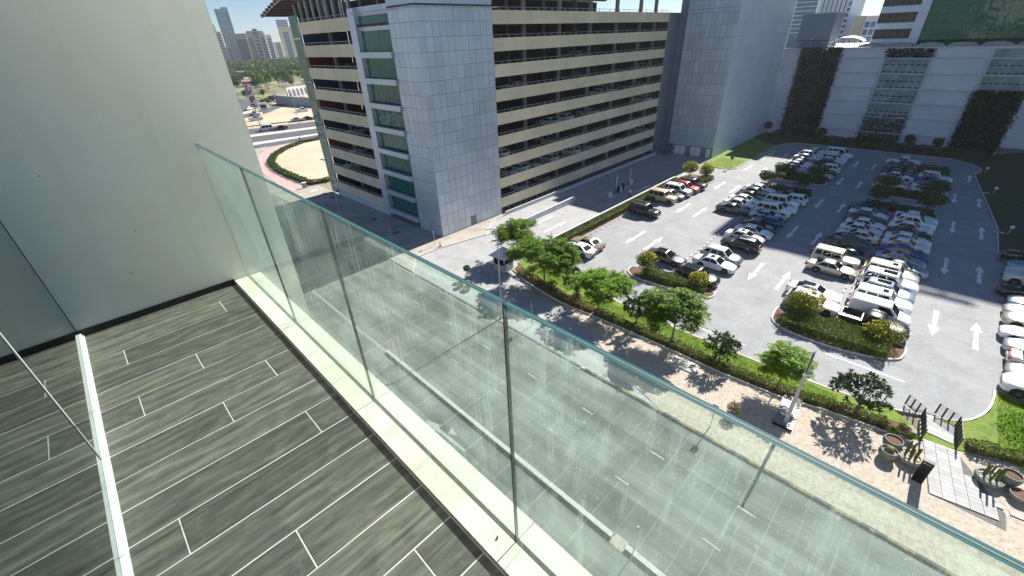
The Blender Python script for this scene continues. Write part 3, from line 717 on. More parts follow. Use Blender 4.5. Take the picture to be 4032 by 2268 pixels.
# ground floor grille and plinth
MB().box(cx, XE, -.95, -.75, 0, .62).build('plinth_wall', M['concrete_light'], gar)
n = 34
post = MB().box(-.03, .03, -.03, .03, 0, .95).mesh('grille_post', M['galv'])
for k in range(n + 1): link('grille_post', post, gar, (cx + .2 + (XE - cx - .4) * k / n, .1, .1))
MB().box(-.03, .15, 15.2, YE, 0, 1.0).build('plinth_wall', M['concrete_light'], gar)
# upper roof deck: canopy on posts with louvres at the far corner
sk = MB()
for k in range(10): sk.box(1 + k * 6.3, 6.9 + k * 6.3, .6, YE - 1, 30.9, 31.15)
sk.box(0, XE, .4, 1.2, 30.55, 30.9); sk.box(0, XE, 15, 16, 30.55, 30.9)
sk.build('roof_canopy', M['concrete'], gar)
rp = MB().box(-.15, .15, -.15, .15, TOP - .6, 30.6).mesh('roof_post', M['galv'])
for k in range(8): link('roof_post', rp, gar, (.7, 15.8 + k * 2.15, 0))
for k in range(3): link('roof_post', rp, gar, (6, 17 + k * 5, 0))
for k in range(4): MB().box(4.0, 4.2, 24.5 + 1.8 * k, 25.9 + 1.8 * k, TOP - 1, 30.4).build('roof_screen', M['backing'], gar)
MB().box(.02, .3, 15.2, YE, 30.35, 30.75).build('roof_edge', M['brown'], gar)
for k in range(9):
    t = k / 8.0
    yy = YE + 1.5 + 13.0 * t; zz = 31.4 - 2.0 * t ** 1.3
    MB().box(-.5 + .7 * t, 8.5, yy - .42, yy + .42, zz - .2, zz + .2).build('louvre', M['brown'], gar)
MB().path([(-.2 + .8 * k / 6, YE + 1 + 14.5 * k / 6, 31.35 - 2.15 * (k / 6) ** 1.3) for k in range(7)], .16, 8).build('louvre_beam', M['galv'], gar)
# green glass end wall
for j in range(9):
    zb = .3 + 3.16 * j
    MB().box(.0, .12, YE + .12, YE + 2.95, zb, zb + 3.1).build('glass_panel', M['greenglass'], gar)
MB().box(-.06, .2, YE, YE + .1, 0, 30).build('glass_frame', M['galv'], gar)

# ================================================================== GREY SERVICE TOWER, end of the garage
tw = thing('service_tower', 'tall windowless tower of pale grey cladding panels at the end of the car park', 'tower', (98, 34.5, 0))
MB().box(.04, 35.0, .04, 10.25, 0, 33.6).build('tower_core', M['backing'], tw)
MB().box(1.2, 35.0, 10.26, 12.25, 0, 33.0).build('link_wall', M['cladding_dark'], tw)
a = 10.2 / 10; b = 33.6 / 16
pm = MB().box(-.03, 0, -a / 2 + .02, a / 2 - .02, -b / 2 + .02, b / 2 - .02).mesh('cladding_panel', M['cladding'])
for i in range(10):
    for j in range(16):
        if j == 0: continue
        link('cladding_panel', pm, tw, (.03 + random.uniform(-.003, .003), a * (i + .5), b * (j + .5)))
MB().box(.0, .035, .0, 10.2, 0, b - .02).build('base_wall', M['cladding_dark'], tw)
for ya, yb in ((6.1, 8.6), (2.6, 4.9)):
    d = MB().box(-.05, -.002, ya, yb, .05, 1.95).build('service_door', M['white_metal'], tw)
    MB().box(-.07, -.052, (ya + yb) / 2 - .03, (ya + yb) / 2 + .03, .1, 1.9).build('meeting_strip', M['galv'], d)
MB().box(-.05, -.002, .45, 1.35, .05, 1.9).build('louvre_door', M['white_metal'], tw)
MB().box(-.05, -.002, 9.3, 10.0, .05, 2.2).build('service_door', M['blueglass'], tw)
MB().box(-.2, .0, .0, 10.2, 27.9, 28.05).build('ledge_rail', M['galv'], tw)
a2 = 34.9 / 9
pm2 = MB().box(-a2 / 2 + .01, a2 / 2 - .01, -.03, 0, -b / 2 + .01, b / 2 - .01).mesh('cladding_panel', M['cladding_white'])
for i in range(9):
    for j in range(15):
        link('cladding_panel', pm2, tw, (a2 * (i + .5), .03 + random.uniform(-.002, .002), b * (j + .5)))
MB().box(0, 35, 0.01, .03, b * 15, 33.6).build('top_cladding', M['cladding_white'], tw)

# ================================================================== MALL WALL with climbing plants
XM = 133.0
M['mallwhite'] = mat('mall_white', (.60, .64, .70), .8, .07, .5, tint=(.54, .58, .64))
M['mesh_panel'] = mat('mesh_panel', (.30, .35, .37), .85, .25, 1.2, .4, 10, tint=(.20, .26, .25))
mall = thing('mall_building', 'long white panelled shopping centre wall with green planted stripes behind the car park', 'building', (XM, 0, 0))
MB().box(.0, 40, -9.5, 34.45, 0, 19.55).build('wall', M['mallwhite'], mall)
MB().box(9.0, 40, -60, -9.5, 0, 19.55).build('wall', M['mallwhite'], mall)
rows = [0, 2.48, 5.8, 8.76, 11.68, 14.66, 17.66, 19.4]
colsM = [(22.4, 14.3, 'w'), (14.3, 6.2, 'm'), (6.2, -2.2, 'w'), (-2.2, -9.4, 'm')]
for y1, y0, kd in colsM:
    for z0, z1 in zip(rows[:-1], rows[1:]):
        MB().box(-.10, -.002, y0 + .28, y1 - .28, z0 + .16, z1 - .14).build('wall_panel', M['mallwhite'] if kd == 'w' else M['mesh_panel'], mall)
for z in rows[1:-1]:
    MB().box(-.4, -.002, -9.5, 30.6, z - .12, z + .08).build('ledge', M['concrete_light'], mall)
for y in (34.3, 30.7, 22.4, 14.3, 6.2, -2.2, -9.4):
    MB().box(-.22, -.003, y - .16, y + .16, 0, 19.4).build('pilaster', M['concrete_light'], mall)
for y1, y0 in ((14.3, 6.2), (-2.2, -9.4)):
    for z in (16.4, 15.0, 13.2, 12.0, 10.2, 9.1, 7.0):
        for k in range(7):
            yy = y0 + .8 + k * (y1 - y0 - 1.6) / 6
            MB().box(-.2, -.101, yy - .3, yy + .3, z - .1, z + .1).build('bracket', M['leaf_vine'], mall)
MB().box(-.35, .5, -9.5, 34.4, 19.56, 19.8).build('coping', M['concrete_light'], mall)
r = MB().bar((-.1, 34.4, 20.5), (-.1, -9.4, 20.5), .05, .05)
for k in range(23): r.bar((-.1, 34.4 - k * 2, 19.8), (-.1, 34.4 - k * 2, 20.5), .05, .05)
r.build('parapet_rail', M['dark_metal'], mall)
for k in range(6):
    yc = 17.6 - 5.0 * k
    m_ = MB(); n = 10
    for q in range(n):
        t0 = PI * q / n; t1 = PI * (q + 1) / n
        m_.quad((.9, yc + 2.4 * math.cos(t0), 19.81 + .7 * math.sin(t0)), (4.5, yc + 2.4 * math.cos(t0), 19.81 + .7 * math.sin(t0)), (4.5, yc + 2.4 * math.cos(t1), 19.81 + .7 * math.sin(t1)), (.9, yc + 2.4 * math.cos(t1), 19.81 + .7 * math.sin(t1)))
    m_.add([(.9, yc + 2.4 * math.cos(PI * q / n), 19.81 + .7 * math.sin(PI * q / n)) for q in range(n + 1)], [tuple(range(n + 1))])
    m_.build('barrel_roof', M['concrete'], mall)
cn = thing('curved_canopy', 'white curved canopy on thin posts on the roof edge of the shopping centre', 'canopy', (XM + 1.5, 22.5, 19.8))
m_ = MB(); n = 10
for q in range(n):
    t0 = PI * (.12 + .76 * q / n); t1 = PI * (.12 + .76 * (q + 1) / n)
    A = lambda x, t, d: (x, 3.4 * math.cos(t), .5 + (1.5 + d) * math.sin(t))
    m_.quad(A(0, t0, 0), A(4, t0, .2), A(4, t1, .2), A(0, t1, 0)); m_.quad(A(0, t0, -.1), A(4, t0, .1), A(4, t1, .1), A(0, t1, -.1))
m_.build('shell', M['white_metal'], cn)
pm = MB().tube((0, 0, 0), (0, 0, 1.3), .06).mesh('post', M['dark_metal'])
for k in range(6): link('post', pm, cn, (.4, -2.6 + k * 1.05, 0))

# ================================================================== BUILDINGS BEHIND THE MALL
gt = thing('office_tower', 'office tower with rippling green curtain wall and white stone bay above the shopping centre', 'office tower', (137.5, 18.4, 20))
MB().box(0, 40, -60, 0, -.2, 42.3).build('core', M['backing'], gt)
MB().box(-.3, -.002, -8.2, 0, -.2, 42.3).build('stone_bay', M['cladding_white'], gt)
for zb in (1.25, 4.3, 7.4, 10.5):
    wdw = MB().box(-.34, -.301, -6.55, -.05, zb, zb + 1.85).build('window', M['darkglass'], gt)
    for q in range(1, 5): MB().box(-.35, -.341, -6.55 + 1.3 * q - .02, -6.55 + 1.3 * q + .02, zb, zb + 1.85).build('glazing_bar', M['cladding_dark'], wdw)
for zz in [1.1 + 1.55 * k for k in range(9)]: MB().box(-.306, -.302, -8.2, 0, zz, zz + .02).build('stone_joint', M['backing'], gt)
pg = MB().box(-.12, -.003, -.72, .72, .02, 1.5).mesh('glass_panel', M['greenglass2'])
for i in range(17):
    for j in range(8):
        link('glass_panel', pg, gt, (random.uniform(-.01, .01), -9.0 - 1.5 * i, .9 + 1.55 * j))
MB().box(-.12, -.003, -60, -8.25, -.2, .85).build('glass_base', M['leaf_vine'], gt)
MB().box(-.12, -.003, -60, -34.3, .9, 42.3).build('glass_wall', M['greenglass2'], gt); MB().box(-.12, -.003, -34.2, -8.25, 13.4, 42.3).build('glass_wall', M['greenglass2'], gt)
MB().box(3, 3.4, -26.5, -21.0, 45.5, 46.2).box(3.1, 3.3, -24.2, -23.8, 42, 45.6).build('roof_crane', M['galv'], gt)
db = thing('plant_room', 'dark grey windowless plant block on the shopping centre roof beside the pale tower', 'building', (136.2, 26.3, 19.8))
MB().box(0, 9, 0, 6.9, -.1, 6.9).build('wall', M['cladding_dark'], db)
MB().box(-.1, 9, -.1, 7.0, 6.91, 7.1).build('roof_edge', M['galv'], db)
MB().box(-1.6, -1.4, -1.5, 7.9, 1.4, 1.55).build('rail', M['dark_metal'], db)
for k in range(4): MB().box(-1.6, -1.45, -1.5 + 3.1 * k, -1.4 + 3.1 * k, -.1, 1.4).build('rail_post', M['dark_metal'], db)
MB().tube((-.6, 3.6, -.1), (-.6, 3.6, 1.6), .03).lathe([(.0, 1.6), (.28, 1.7), (.3, 1.8), (0, 1.85)], (-.6, 3.6, 0), 10).build('dish', M['white_metal'], db)
ds = thing('striped_tower', 'far pale tower block with thin dark vertical stripes above the roof of the shopping centre', 'tower', (200, 0, 0))
def at(px_y, x): return px_y * x / 160.0
MB().box(0, 22, at(28.2, 200), at(35.6, 200), 0, 60).build('wall', M['cladding_white'], ds)
for k in range(6):
    yy = at(29.6 + k * 1.02, 200); MB().box(-.1, -.002, yy - .12, yy + .12, 0, 60).build('stripe', M['backing'], ds)
for k in range(12):
    MB().box(-.12, -.002, at(28.25, 200), at(28.9, 200), 20 + k * 1.6, 21 + k * 1.6).build('window', M['blueglass'], ds)
for k in range(10): MB().box(-.09, -.001, at(28.9, 200), at(35.6, 200), 20 + 2.4 * k, 20.1 + 2.4 * k).build('floor_line', M['galv'], ds)
sb = thing('slatted_building', 'far light building with thin horizontal balcony rails beside the pale service tower', 'building', (215, 0, 0))
MB().box(0, 20, at(36.2, 215), at(41.5, 215), 0, 45).build('wall', M['blueglass'], sb)
for k in range(12): MB().box(-.5, -.002, at(36.2, 215), at(41.5, 215), 22 + k * 1.4, 22.25 + k * 1.4).build('balcony_rail', M['white_metal'], sb)
cb = thing('concrete_building', 'far beige concrete building with gridded windows between the towers', 'building', (190, 0, 0))
MB().box(0, 25, at(19, 190), at(26.5, 190), 0, 26.3).build('wall', M['concrete_light'], cb)
MB().box(-.3, 0, at(24.2, 190), at(26.5, 190), 0, 26.4).build('stair_wall', M['plaza'], cb)
for i in range(4):
    for j in range(3):
        y = at(23.4 - 1.25 * i, 190); MB().box(-.1, -.002, y - .55, y + .55, 19.2 + j * 2.0, 20.7 + j * 2.0).build('window', M['blueglass'], cb)

# ================================================================== SKYLINE far left
M['hz_grey'] = mat('tower_grey', (.30, .31, .33), .7, .08, .1); M['hz_tan'] = mat('tower_tan', (.46, .40, .33), .8, .08, .1)
M['hz_pale'] = mat('tower_pale', (.56, .57, .58), .7, .06, .1); M['hz_yellow'] = mat('tower_yellow', (.58, .47, .28), .8, .06, .1)
M['hz_blue'] = mat('tower_blue', (.22, .31, .38), .5, .08, .1); M['hz_glass'] = glass_mat('tower_glass', (.10, .20, .24), .1, .8); M['hz_window'] = glass_mat('tower_window', (.05, .07, .09), .12, .6)
def polar(az, R): return R * math.cos(math.radians(az)), R * math.sin(math.radians(az))
def skytower(name, label, az0, az1, el, R, wallm, depth=22, build=None):
    """a far block seen between two azimuths, its front turned to the eye"""
    azc = (az0 + az1) / 2; x, y = polar(azc, R); w = 2 * R * math.tan(math.radians(abs(az1 - az0) / 2)); h = CAMZ + R * math.tan(math.radians(el))
    t = thing(name, label, 'building', (x, y, 0), math.radians(azc - 90))
    MB().box(-w / 2, w / 2, 0, depth, -1, h).build('wall', wallm, t)
    if build: build(t, w, h)
    return t
def P(t, nm, mt, x0, x1, z0, z1, d=.4): return MB().box(x0, x1, -d, -.01, z0, z1).build(nm, mt, t)
def b_tower(t, w, h):
    P(t, 'curtain_wall', M['hz_glass'], -w * .18, w * .22, 10, h - 5)
    for k in range(22): P(t, 'window', M['hz_window'], w * .30, w * .44, 16 + k * 3, 17.7 + k * 3)
    P(t, 'curtain_wall', M['hz_glass'], -w * .49, -w * .30, 10, h - 1)
    MB().box(-.02 * w, w * .5, 4, 16, h, h + 3).build('roof_block', M['hz_grey'], t)
    for k in range(6): P(t, 'floor_band', M['hz_pale'], -w * .18, w * .22, 14 + k * 11, 14.6 + k * 11, .6)
skytower('glass_tower', 'tallest slim blue-green glass tower of the distant skyline', 73.05, 74.22, 3.42, 1000, M['hz_blue'], 26, b_tower)
def b_dark(t, w, h):
    P(t, 'dark_panel', M['hz_window'], -w * .05, w * .46, 8, h - 8); P(t, 'grey_panel', M['hz_grey'], -w * .46, -w * .12, 8, h - 8); P(t, 'slot', M['blueglass'], -w * .115, -w * .055, 6, h - 6, .6)
    for k in range(5): P(t, 'podium_bay', M['hz_glass'], -w * .3 + k * w * .16, -w * .2 + k * w * .16, 1, 7, 1)
skytower('dark_slab_block', 'wide dark grey slab block left of the tan hotel in the distant skyline', 72.17, 73.78, 1.33, 900, M['hz_grey'], 24, b_dark)
def b_hotel(t, w, h):
    for u in (-.42, -.30, -.22, .26, .36): P(t, 'recess', M['hz_window'], w * u, w * (u + .05), 4, h - 6)
    for k in range(9): P(t, 'arched_window', M['hz_window'], -w * .09, w * .16, 8 + k * 5.0, 11.2 + k * 5.0)
    P(t, 'pier', M['hz_pale'], -w * .15, -w * .10, 3, h - 4, .8); P(t, 'pier', M['hz_pale'], w * .17, w * .22, 3, h - 4, .8)
    MB().box(-w * .45, w * .4, 3, 16, h, h + 3).build('roof_block', M['hz_tan'], t)
    for k in range(5): MB().box(-w * .4 + k * w * .19, -w * .3 + k * w * .19, 2.8, 2.99, h + .8, h + 2).build('roof_window', M['hz_window'], t)
skytower('tan_hotel', 'tan stone hotel block with dark vertical recesses in the distant skyline', 70.42, 72.15, 1.34, 895, M['hz_tan'], 24, b_hotel)
def b_bands(t, w, h):
    for k in range(int((h - 6) / 4)): P(t, 'window_band', M['blueglass'], -w * .46, w * .4, 4 + k * 4, 6.2 + k * 4)
skytower('pale_office', 'pale banded office block just right of the tan hotel in the distant skyline', 69.86, 70.36, 1.15, 980, M['hz_pale'], 20, b_bands)
def b_small(t, w, h):
    for u in (-.1, .05, .2): P(t, 'recess', M['hz_window'], w * u, w * (u + .06), 3, h - 2)
skytower('low_grey_block', 'low grey block between the banded office and the yellow tower in the distance', 69.1, 69.82, .46, 960, M['hz_pale'], 20, b_small)
def b_yel(t, w, h):
    P(t, 'glass_bay', M['blueglass'], -w * .2, w * .2, 4, h - 8)
    for k in range(13): P(t, 'window_band', M['hz_pale'], w * .24, w * .48, 4 + k * 3.2, 5.2 + k * 3.2)
    MB().box(-w * .5, w * .35, 2, 18, h, h + 11).build('upper_block', M['hz_pale'], t)
    for k in range(4): MB().box(-w * .5, w * .35, 1.7, 1.99, h + 1 + 2.7 * k, h + 2.3 + 2.7 * k).build('window_band', M['blueglass'], t)
skytower('yellow_tower', 'yellow stone tower with a blue glass centre, partly behind the car park', 67.75, 69.03, 1.83, 1000, M['hz_yellow'], 24, b_yel)
skytower('far_left_tower', 'brownish stepped tower cut off by the balcony wall in the distant skyline', 74.3, 74.95, 1.55, 960, M['hz_tan'], 22, b_bands)
skytower('low_brown_block', 'low brown block at the foot of the glass tower in the distance', 73.75, 74.35, .2, 850, M['hz_tan'], 20, b_small)
skytower('slim_far_tower', 'slim greenish tower at the left end of the distant skyline', 74.62, 75.3, 2.15, 1150, M['hz_glass'], 22, b_bands)
# ================================================================== CARS
def paint(name, col, rough=.3, metal=0.0):
    m = mat('paint_' + name, col, rough, .03, 2, metal=metal, spec=.5)
    b = m.node_tree.nodes["Principled BSDF"]; b.inputs["Coat Weight"].default_value = .7; b.inputs["Coat Roughness"].default_value = .05
    return m
PAINT = {'white': paint('white', (.76, .77, .78)), 'cream': paint('cream', (.68, .67, .58)), 'silver': paint('silver', (.46, .48, .50), .3, .5), 'light blue': paint('lightblue', (.34, .42, .50), .3, .4),
         'grey': paint('grey', (.17, .18, .19), .3, .4), 'dark grey': paint('darkgrey', (.055, .06, .062), .3, .3), 'black': paint('black', (.010, .011, .013), .25), 'dark blue': paint('darkblue', (.012, .035, .07), .3, .2),
         'blue': paint('blue', (.015, .07, .28), .3, .2), 'red': paint('red', (.40, .022, .03), .3), 'gold': paint('gold', (.42, .35, .27), .3, .4), 'sand': paint('sand', (.48, .40, .24), .45), 'beige': paint('champagne', (.47, .43, .37), .3, .4),
         'olive': paint('olive', (.045, .052, .045), .3, .2), 'brown': paint('brownm', (.07, .055, .05), .3, .3), 'teal': paint('teal', (.02, .09, .13), .3, .3)}
def interp(tab, y):
    if y <= tab[0][0]: return tab[0][1]
    for (a, va), (b, vb) in zip(tab[:-1], tab[1:]):
        if y <= b: return va + (vb - va) * (y - a) / (b - a) if b > a else vb
    return tab[-1][1]
KIND = {
 'saloon': dict(L=4.75, W=1.82, H=1.44, wb=2.78, r=.325, ov=.92, sill=.19, hood=[.60, .78, .94], deck=[.66, .96, 1.0], cab=(.92, .18, -.95, -1.72), belt=(.93, .98), wt=.68, panes=2),
 'hatchback': dict(L=4.2, W=1.80, H=1.50, wb=2.6, r=.32, ov=.85, sill=.19, hood=[.62, .80, .97], deck=[.70, 1.0, 1.02], cab=(.95, .25, -1.45, -1.98), belt=(.96, 1.03), wt=.69, panes=2),
 'crossover': dict(L=4.65, W=1.88, H=1.70, wb=2.72, r=.355, ov=.92, sill=.24, hood=[.72, .93, 1.06], deck=[.75, 1.08, 1.1], cab=(1.0, .38, -1.62, -2.18), belt=(1.06, 1.12), wt=.71, panes=3),
 '4x4': dict(L=4.92, W=1.96, H=1.88, wb=2.85, r=.39, ov=.95, sill=.28, hood=[.80, 1.06, 1.16], deck=[.80, 1.16, 1.18], cab=(1.05, .60, -2.02, -2.34), belt=(1.15, 1.18), wt=.76, panes=3),
 'jeep': dict(L=4.62, W=1.82, H=1.95, wb=2.80, r=.38, ov=.80, sill=.32, hood=[.95, 1.10, 1.13], deck=[.85, 1.14, 1.15], cab=(.78, .60, -2.12, -2.24), belt=(1.14, 1.15), wt=.82, panes=3),
 'van': dict(L=4.75, W=1.90, H=1.92, wb=2.9, r=.34, ov=.95, sill=.24, hood=[.74, .92, 1.08], deck=[.80, 1.12, 1.14], cab=(1.45, .72, -2.22, -2.33), belt=(1.08, 1.12), wt=.78, panes=1),
 'minibus': dict(L=4.85, W=1.92, H=2.0, wb=2.9, r=.34, ov=.95, sill=.24, hood=[.74, .92, 1.08], deck=[.80, 1.12, 1.14], cab=(1.45, .72, -2.26, -2.36), belt=(1.08, 1.12), wt=.78, panes=3),
 'pickup': dict(L=5.2, W=1.94, H=1.80, wb=3.15, r=.38, ov=.95, sill=.32, hood=[.85, 1.06, 1.12], deck=[.72, .72, .72], cab=(1.15, .60, -.62, -.85), belt=(1.12, 1.14), wt=.76, panes=2),
}
def car_meshes(kind):
    k = KIND[kind]; L = k['L']; W = k['W'] / 2; H = k['H']; r = k['r']; yf = L / 2; yr = -L / 2
    wf = yf - k['ov']; wr = wf - k['wb']; Ra = r + .075
    yc, yrf, yrr, yb = k['cab']
    top = [(yr, k['deck'][0]), (yr + .10, k['deck'][1]), (min(yb, yr + .5) if kind != 'pickup' else yb - .01, k['deck'][2])]
    if kind == 'pickup': top += [(yb, k['belt'][1])]
    top += [(yb + .1, k['belt'][1]), (yc, k['belt'][0]), (yc + .02, k['hood'][2]), (yf - .30, k['hood'][1]), (yf - .06, k['hood'][0] + .06), (yf, k['hood'][0] - .05)]
    top = sorted(top)
    wid = [(yr, W * .86), (yr + .12, W * .95), (yr + .7, W), (yf - .85, W), (yf - .25, W * .93), (yf, W * .76)]
    ys = set([yr, yr + .06, yr + .12, yr + .3, yb - .02, yb + .1, yc, yc + .15, yf - .5, yf - .3, yf - .15, yf - .06, yf])
    for w in (wf, wr):
        for q in range(9): ys.add(w + Ra * math.cos(PI * q / 8) * .9999)
        ys.add(w + Ra + .002); ys.add(w - Ra - .002)
    f = [0, 0, .10, .32, .60, .90, .99, 1.0]; fx = [0, .80, .965, 1.0, .995, .955, .84, 0]
    b = MB(); ring0 = None; N = 14
    ysl = sorted(y for y in ys if yr <= y <= yf)
    for y in ysl:
        zb = k['sill'] + (.10 if (y < yr + .1 or y > yf - .1) else 0)
        for w in (wf, wr):
            if abs(y - w) < Ra: zb = max(zb, r + math.sqrt(max(0, Ra * Ra - (y - w) ** 2)))
        zt = interp(top, y); zb = min(zb, zt - .12); w = interp(wid, y)
        half = [(w * fx[i], y, zb + (zt - zb) * f[i] + (.018 if i == 7 else 0)) for i in range(8)]
        ring = half + [(-x, yy, z) for x, yy, z in half[1:7][::-1]]
        o = len(b.v); b.v += ring
        if ring0 is not None:
            for i in range(N): b.f.append((ring0 + i, ring0 + (i + 1) % N, o + (i + 1) % N, o + i)); b.m.append(0)
        else: b.f.append(tuple(range(o, o + N))); b.m.append(0)
        ring0 = o
    b.f.append(tuple(range(ring0 + N - 1, ring0 - 1, -1))); b.m.append(0)
    if kind == 'pickup':
        for x0, x1, y0, y1 in ((-W * .97, -W * .87, yr + .06, yb - .02), (W * .87, W * .97, yr + .06, yb - .02), (-W * .87, W * .87, yr + .05, yr + .14), (-W * .87, W * .87, yb - .10, yb - .02)):
            b.box(x0, x1, y0, y1, .70, 1.10)
    P_ = {}
    P_['body'] = (b.mesh('body', M['black'], True, 38), 'paint')
    # cabin
    wbf = W * .93; wt = W * k['wt'] / .92; zf, zr = k['belt']; E = H - .085
    c = MB()
    B = [(-wbf, yc, zf - .03), (wbf, yc, zf - .03), (wbf, yb, zr - .03), (-wbf, yb, zr - .03)]
    T = [(-wt, yrf, E), (wt, yrf, E), (wt, yrr, E), (-wt, yrr, E)]
    C = [(-wt + .13, yrf - .16, H), (wt - .13, yrf - .16, H), (wt - .13, yrr + .14, H), (-wt + .13, yrr + .14, H)]
    c.add(B + T + C, [(0, 1, 5, 4), (1, 2, 6, 5), (2, 3, 7, 6), (3, 0, 4, 7), (4, 5, 9, 8), (5, 6, 10, 9), (6, 7, 11, 10), (7, 4, 8, 11), (8, 9, 10, 11)])
    P_['cabin'] = (c.mesh('cabin', M['black'], True, 42), 'paint')
    def pane(q, u0, u1, v0, v1, off=.007):
        q = [Vector(p) for p in q]
        nrm = (q[1] - q[0]).cross(q[3] - q[0]).normalized()
        pt = lambda u, v: (q[0] * (1 - u) + q[1] * u) * (1 - v) + (q[3] * (1 - u) + q[2] * u) * v + nrm * off
        return MB().add([pt(u0, v0), pt(u1, v0), pt(u1 - .02 * (u1 > .9), v1), pt(u0 + .02 * (u0 < .1), v1)], [(0, 1, 2, 3)])
    g = M['carglass']
    P_['windshield'] = (pane([B[0], B[1], T[1], T[0]][::-1] if False else [B[1], B[0], T[0], T[1]], .05, .95, .08, .96).mesh('windshield', g), None)
    if kind != 'van': P_['rear_window'] = (pane([B[3], B[2], T[2], T[3]], .06, .94, .25 if kind != 'saloon' else .1, .93).mesh('rear_window', g), None)
    n = k['panes']; sw = []
    rngs = {1: [(.66, .95)], 2: [(.09, .50), (.53, .94)], 3: [(.05, .28), (.32, .60), (.63, .94)]}[n]
    for sgn in (1, -1):
        q = [B[2], B[1], T[1], T[2]] if sgn > 0 else [B[0], B[3], T[3], T[0]]
        for a, e in rngs:
            if sgn < 0: a, e = 1 - e, 1 - a
            sw.append(pane(q, a, e, .10, .90).mesh('side_window', g))
    P_['side_window'] = sw
    t = MB(); hw = .115
    prof = [(r * .60, -hw), (r * .93, -hw), (r, -hw * .7), (r, hw * .7), (r * .93, hw), (r * .60, hw), (r * .60, -hw)]
    t.lathe(prof, (0, 0, 0), 18); t.v = [(z, y, x) for x, y, z in t.v]
    P_['wheel'] = t.mesh('tyre', M['rubber'], True, 40)
    rm = MB(); rm.lathe([(0, -hw * .75), (r * .61, -hw * .75), (r * .61, hw * .75), (0, hw * .75)], (0, 0, 0), 14); rm.v = [(z, y, x) for x, y, z in rm.v]
    for q in range(5):
        a = 2 * PI * q / 5
        for sx in (-1, 1): rm.bar((sx * hw * .85, 0, 0), (sx * hw * .85, r * .55 * math.cos(a), r * .55 * math.sin(a)), .05, .03, 1)
    P_['rim'] = rm.mesh('rim', [M['dark_metal'], M['rim']])
    hz = k['hood'][0]
    P_['headlight'] = MB().add([(-.20, -.16, -.07), (.20, .04, -.07), (.20, -.02, .08), (-.20, -.24, .08), (-.2, -.4, -.05), (.2, -.3, -.05), (.2, -.3, .05), (-.2, -.4, .05)], [(0, 1, 2, 3), (3, 2, 6, 7), (0, 3, 7, 4), (1, 5, 6, 2), (0, 4, 5, 1)]).mesh('headlight', M['headlight'])
    P_['tail_light'] = MB().box(-.17, .17, -.03, .2, -.08, .09).mesh('tail_light', M['taillight'])
    P_['mirror'] = MB().box(-.1, .1, -.06, .06, -.05, .08).mesh('mirror', M['black'])
    P_['grille'] = MB().box(-.45, .45, -.05, .03, -.10, .10).mesh('grille', M['black_gloss'])
    P_['number_plate'] = MB().box(-.26, .26, -.03, .0, -.055, .055).mesh('number_plate', M['white_paint'])
    P_['bumper'] = MB().box(-W * .80, W * .80, -.06, .02, -.07, .07).mesh('bumper', M['dark_metal'])
    P_['sunroof'] = MB().box(-.34, .34, -.45, .0, 0, .006).mesh('sunroof', M['sunroof'])
    P_['panorama'] = MB().box(-.44, .44, -1.15, .0, 0, .006).mesh('sunroof', M['sunroof'])
    P_['k'] = dict(W=W, L=L, H=H, wf=wf, wr=wr, r=r, yf=yf, yr=yr, hz=hz, wt=wt)
    return P_
CM = {kd: car_meshes(kd) for kd in KIND}
def setpaint(o, p):
    o.material_slots[0].link = 'OBJECT'; o.material_slots[0].material = PAINT[p]
NCAR = 0
def car(kind, col, x, y, rz, label, group=None, z=.0085, detail=2, opt='', roof=None, cat='car', name=None):
    nm = name or {'saloon': 'saloon_car', 'hatchback': 'hatchback_car', 'crossover': 'crossover_car', '4x4': 'four_wheel_drive_car', 'jeep': 'boxy_jeep', 'van': 'panel_van', 'minibus': 'passenger_van', 'pickup': 'pickup_truck'}[kind]
    t = thing(nm, label, cat, (x, y, z), rz, group)
    m = CM[kind]; k = m['k']
    b = link('body', m['body'][0], t); setpaint(b, col)
    c = link('cabin', m['cabin'][0], t); setpaint(c, roof or col)
    link('windshield', m['windshield'][0], t)
    if 'rear_window' in m: link('rear_window', m['rear_window'][0], t)
    for s in m['side_window']: link('side_window', s, t)
    for sx in (-1, 1):
        for yy in (k['wf'], k['wr']):
            w = link('wheel', m['wheel'], t, (sx * (k['W'] - .13), yy, k['r']))
            if detail > 1: link('rim', m['rim'], w)
        link('headlight', m['headlight'], t, (sx * k['W'] * .64, k['yf'] + .01, k['hz'] - .02), 0 if sx < 0 else 0).scale = (-sx, 1, 1)
        link('tail_light', m['tail_light'], t, (sx * k['W'] * .70, k['yr'] - .0, (k['hz'] + .18) if kind != 'pickup' else .9))
        if detail > 1:
            mm = link('mirror', m['mirror'], t, (sx * (k['W'] * .99 + .03), KIND[kind]['cab'][0] - .32, KIND[kind]['belt'][0] + .06)); setpaint(mm, col)
    if detail > 1:
        link('grille', m['grille'], t, (0, k['yf'] + .0, k['hz'] - .14)); link('bumper', m['bumper'], t, (0, k['yr'] - .0, .45)); link('number_plate', m['number_plate'], t, (0, k['yr'] - .035, .72))
    if opt == 's': link('sunroof', m['sunroof'], t, (0, KIND[kind]['cab'][1] - .28, k['H'] + .0005))
    if opt == 'p': link('sunroof', m['panorama'], t, (0, KIND[kind]['cab'][1] - .2, k['H'] + .0005))
    if opt == 'r':
        for sx in (-1, 1): link('roof_rail', RR, t, (sx * (k['wt'] - .12), 0, k['H']))
    if opt == 'w' : link('spare_wheel', m['wheel'], t, (0, k['yr'] - .13, 1.0), PI / 2)
    return t
RR = MB().box(-.025, .025, -1.6, .2, -.03, .05).mesh('roof_rail', M['steel'])
ORD = ['nearest', 'second', 'third', 'fourth', 'fifth', 'sixth', 'seventh', 'eighth', 'ninth', 'tenth', 'eleventh', 'twelfth', 'thirteenth', 'fourteenth', 'fifteenth', 'sixteenth']
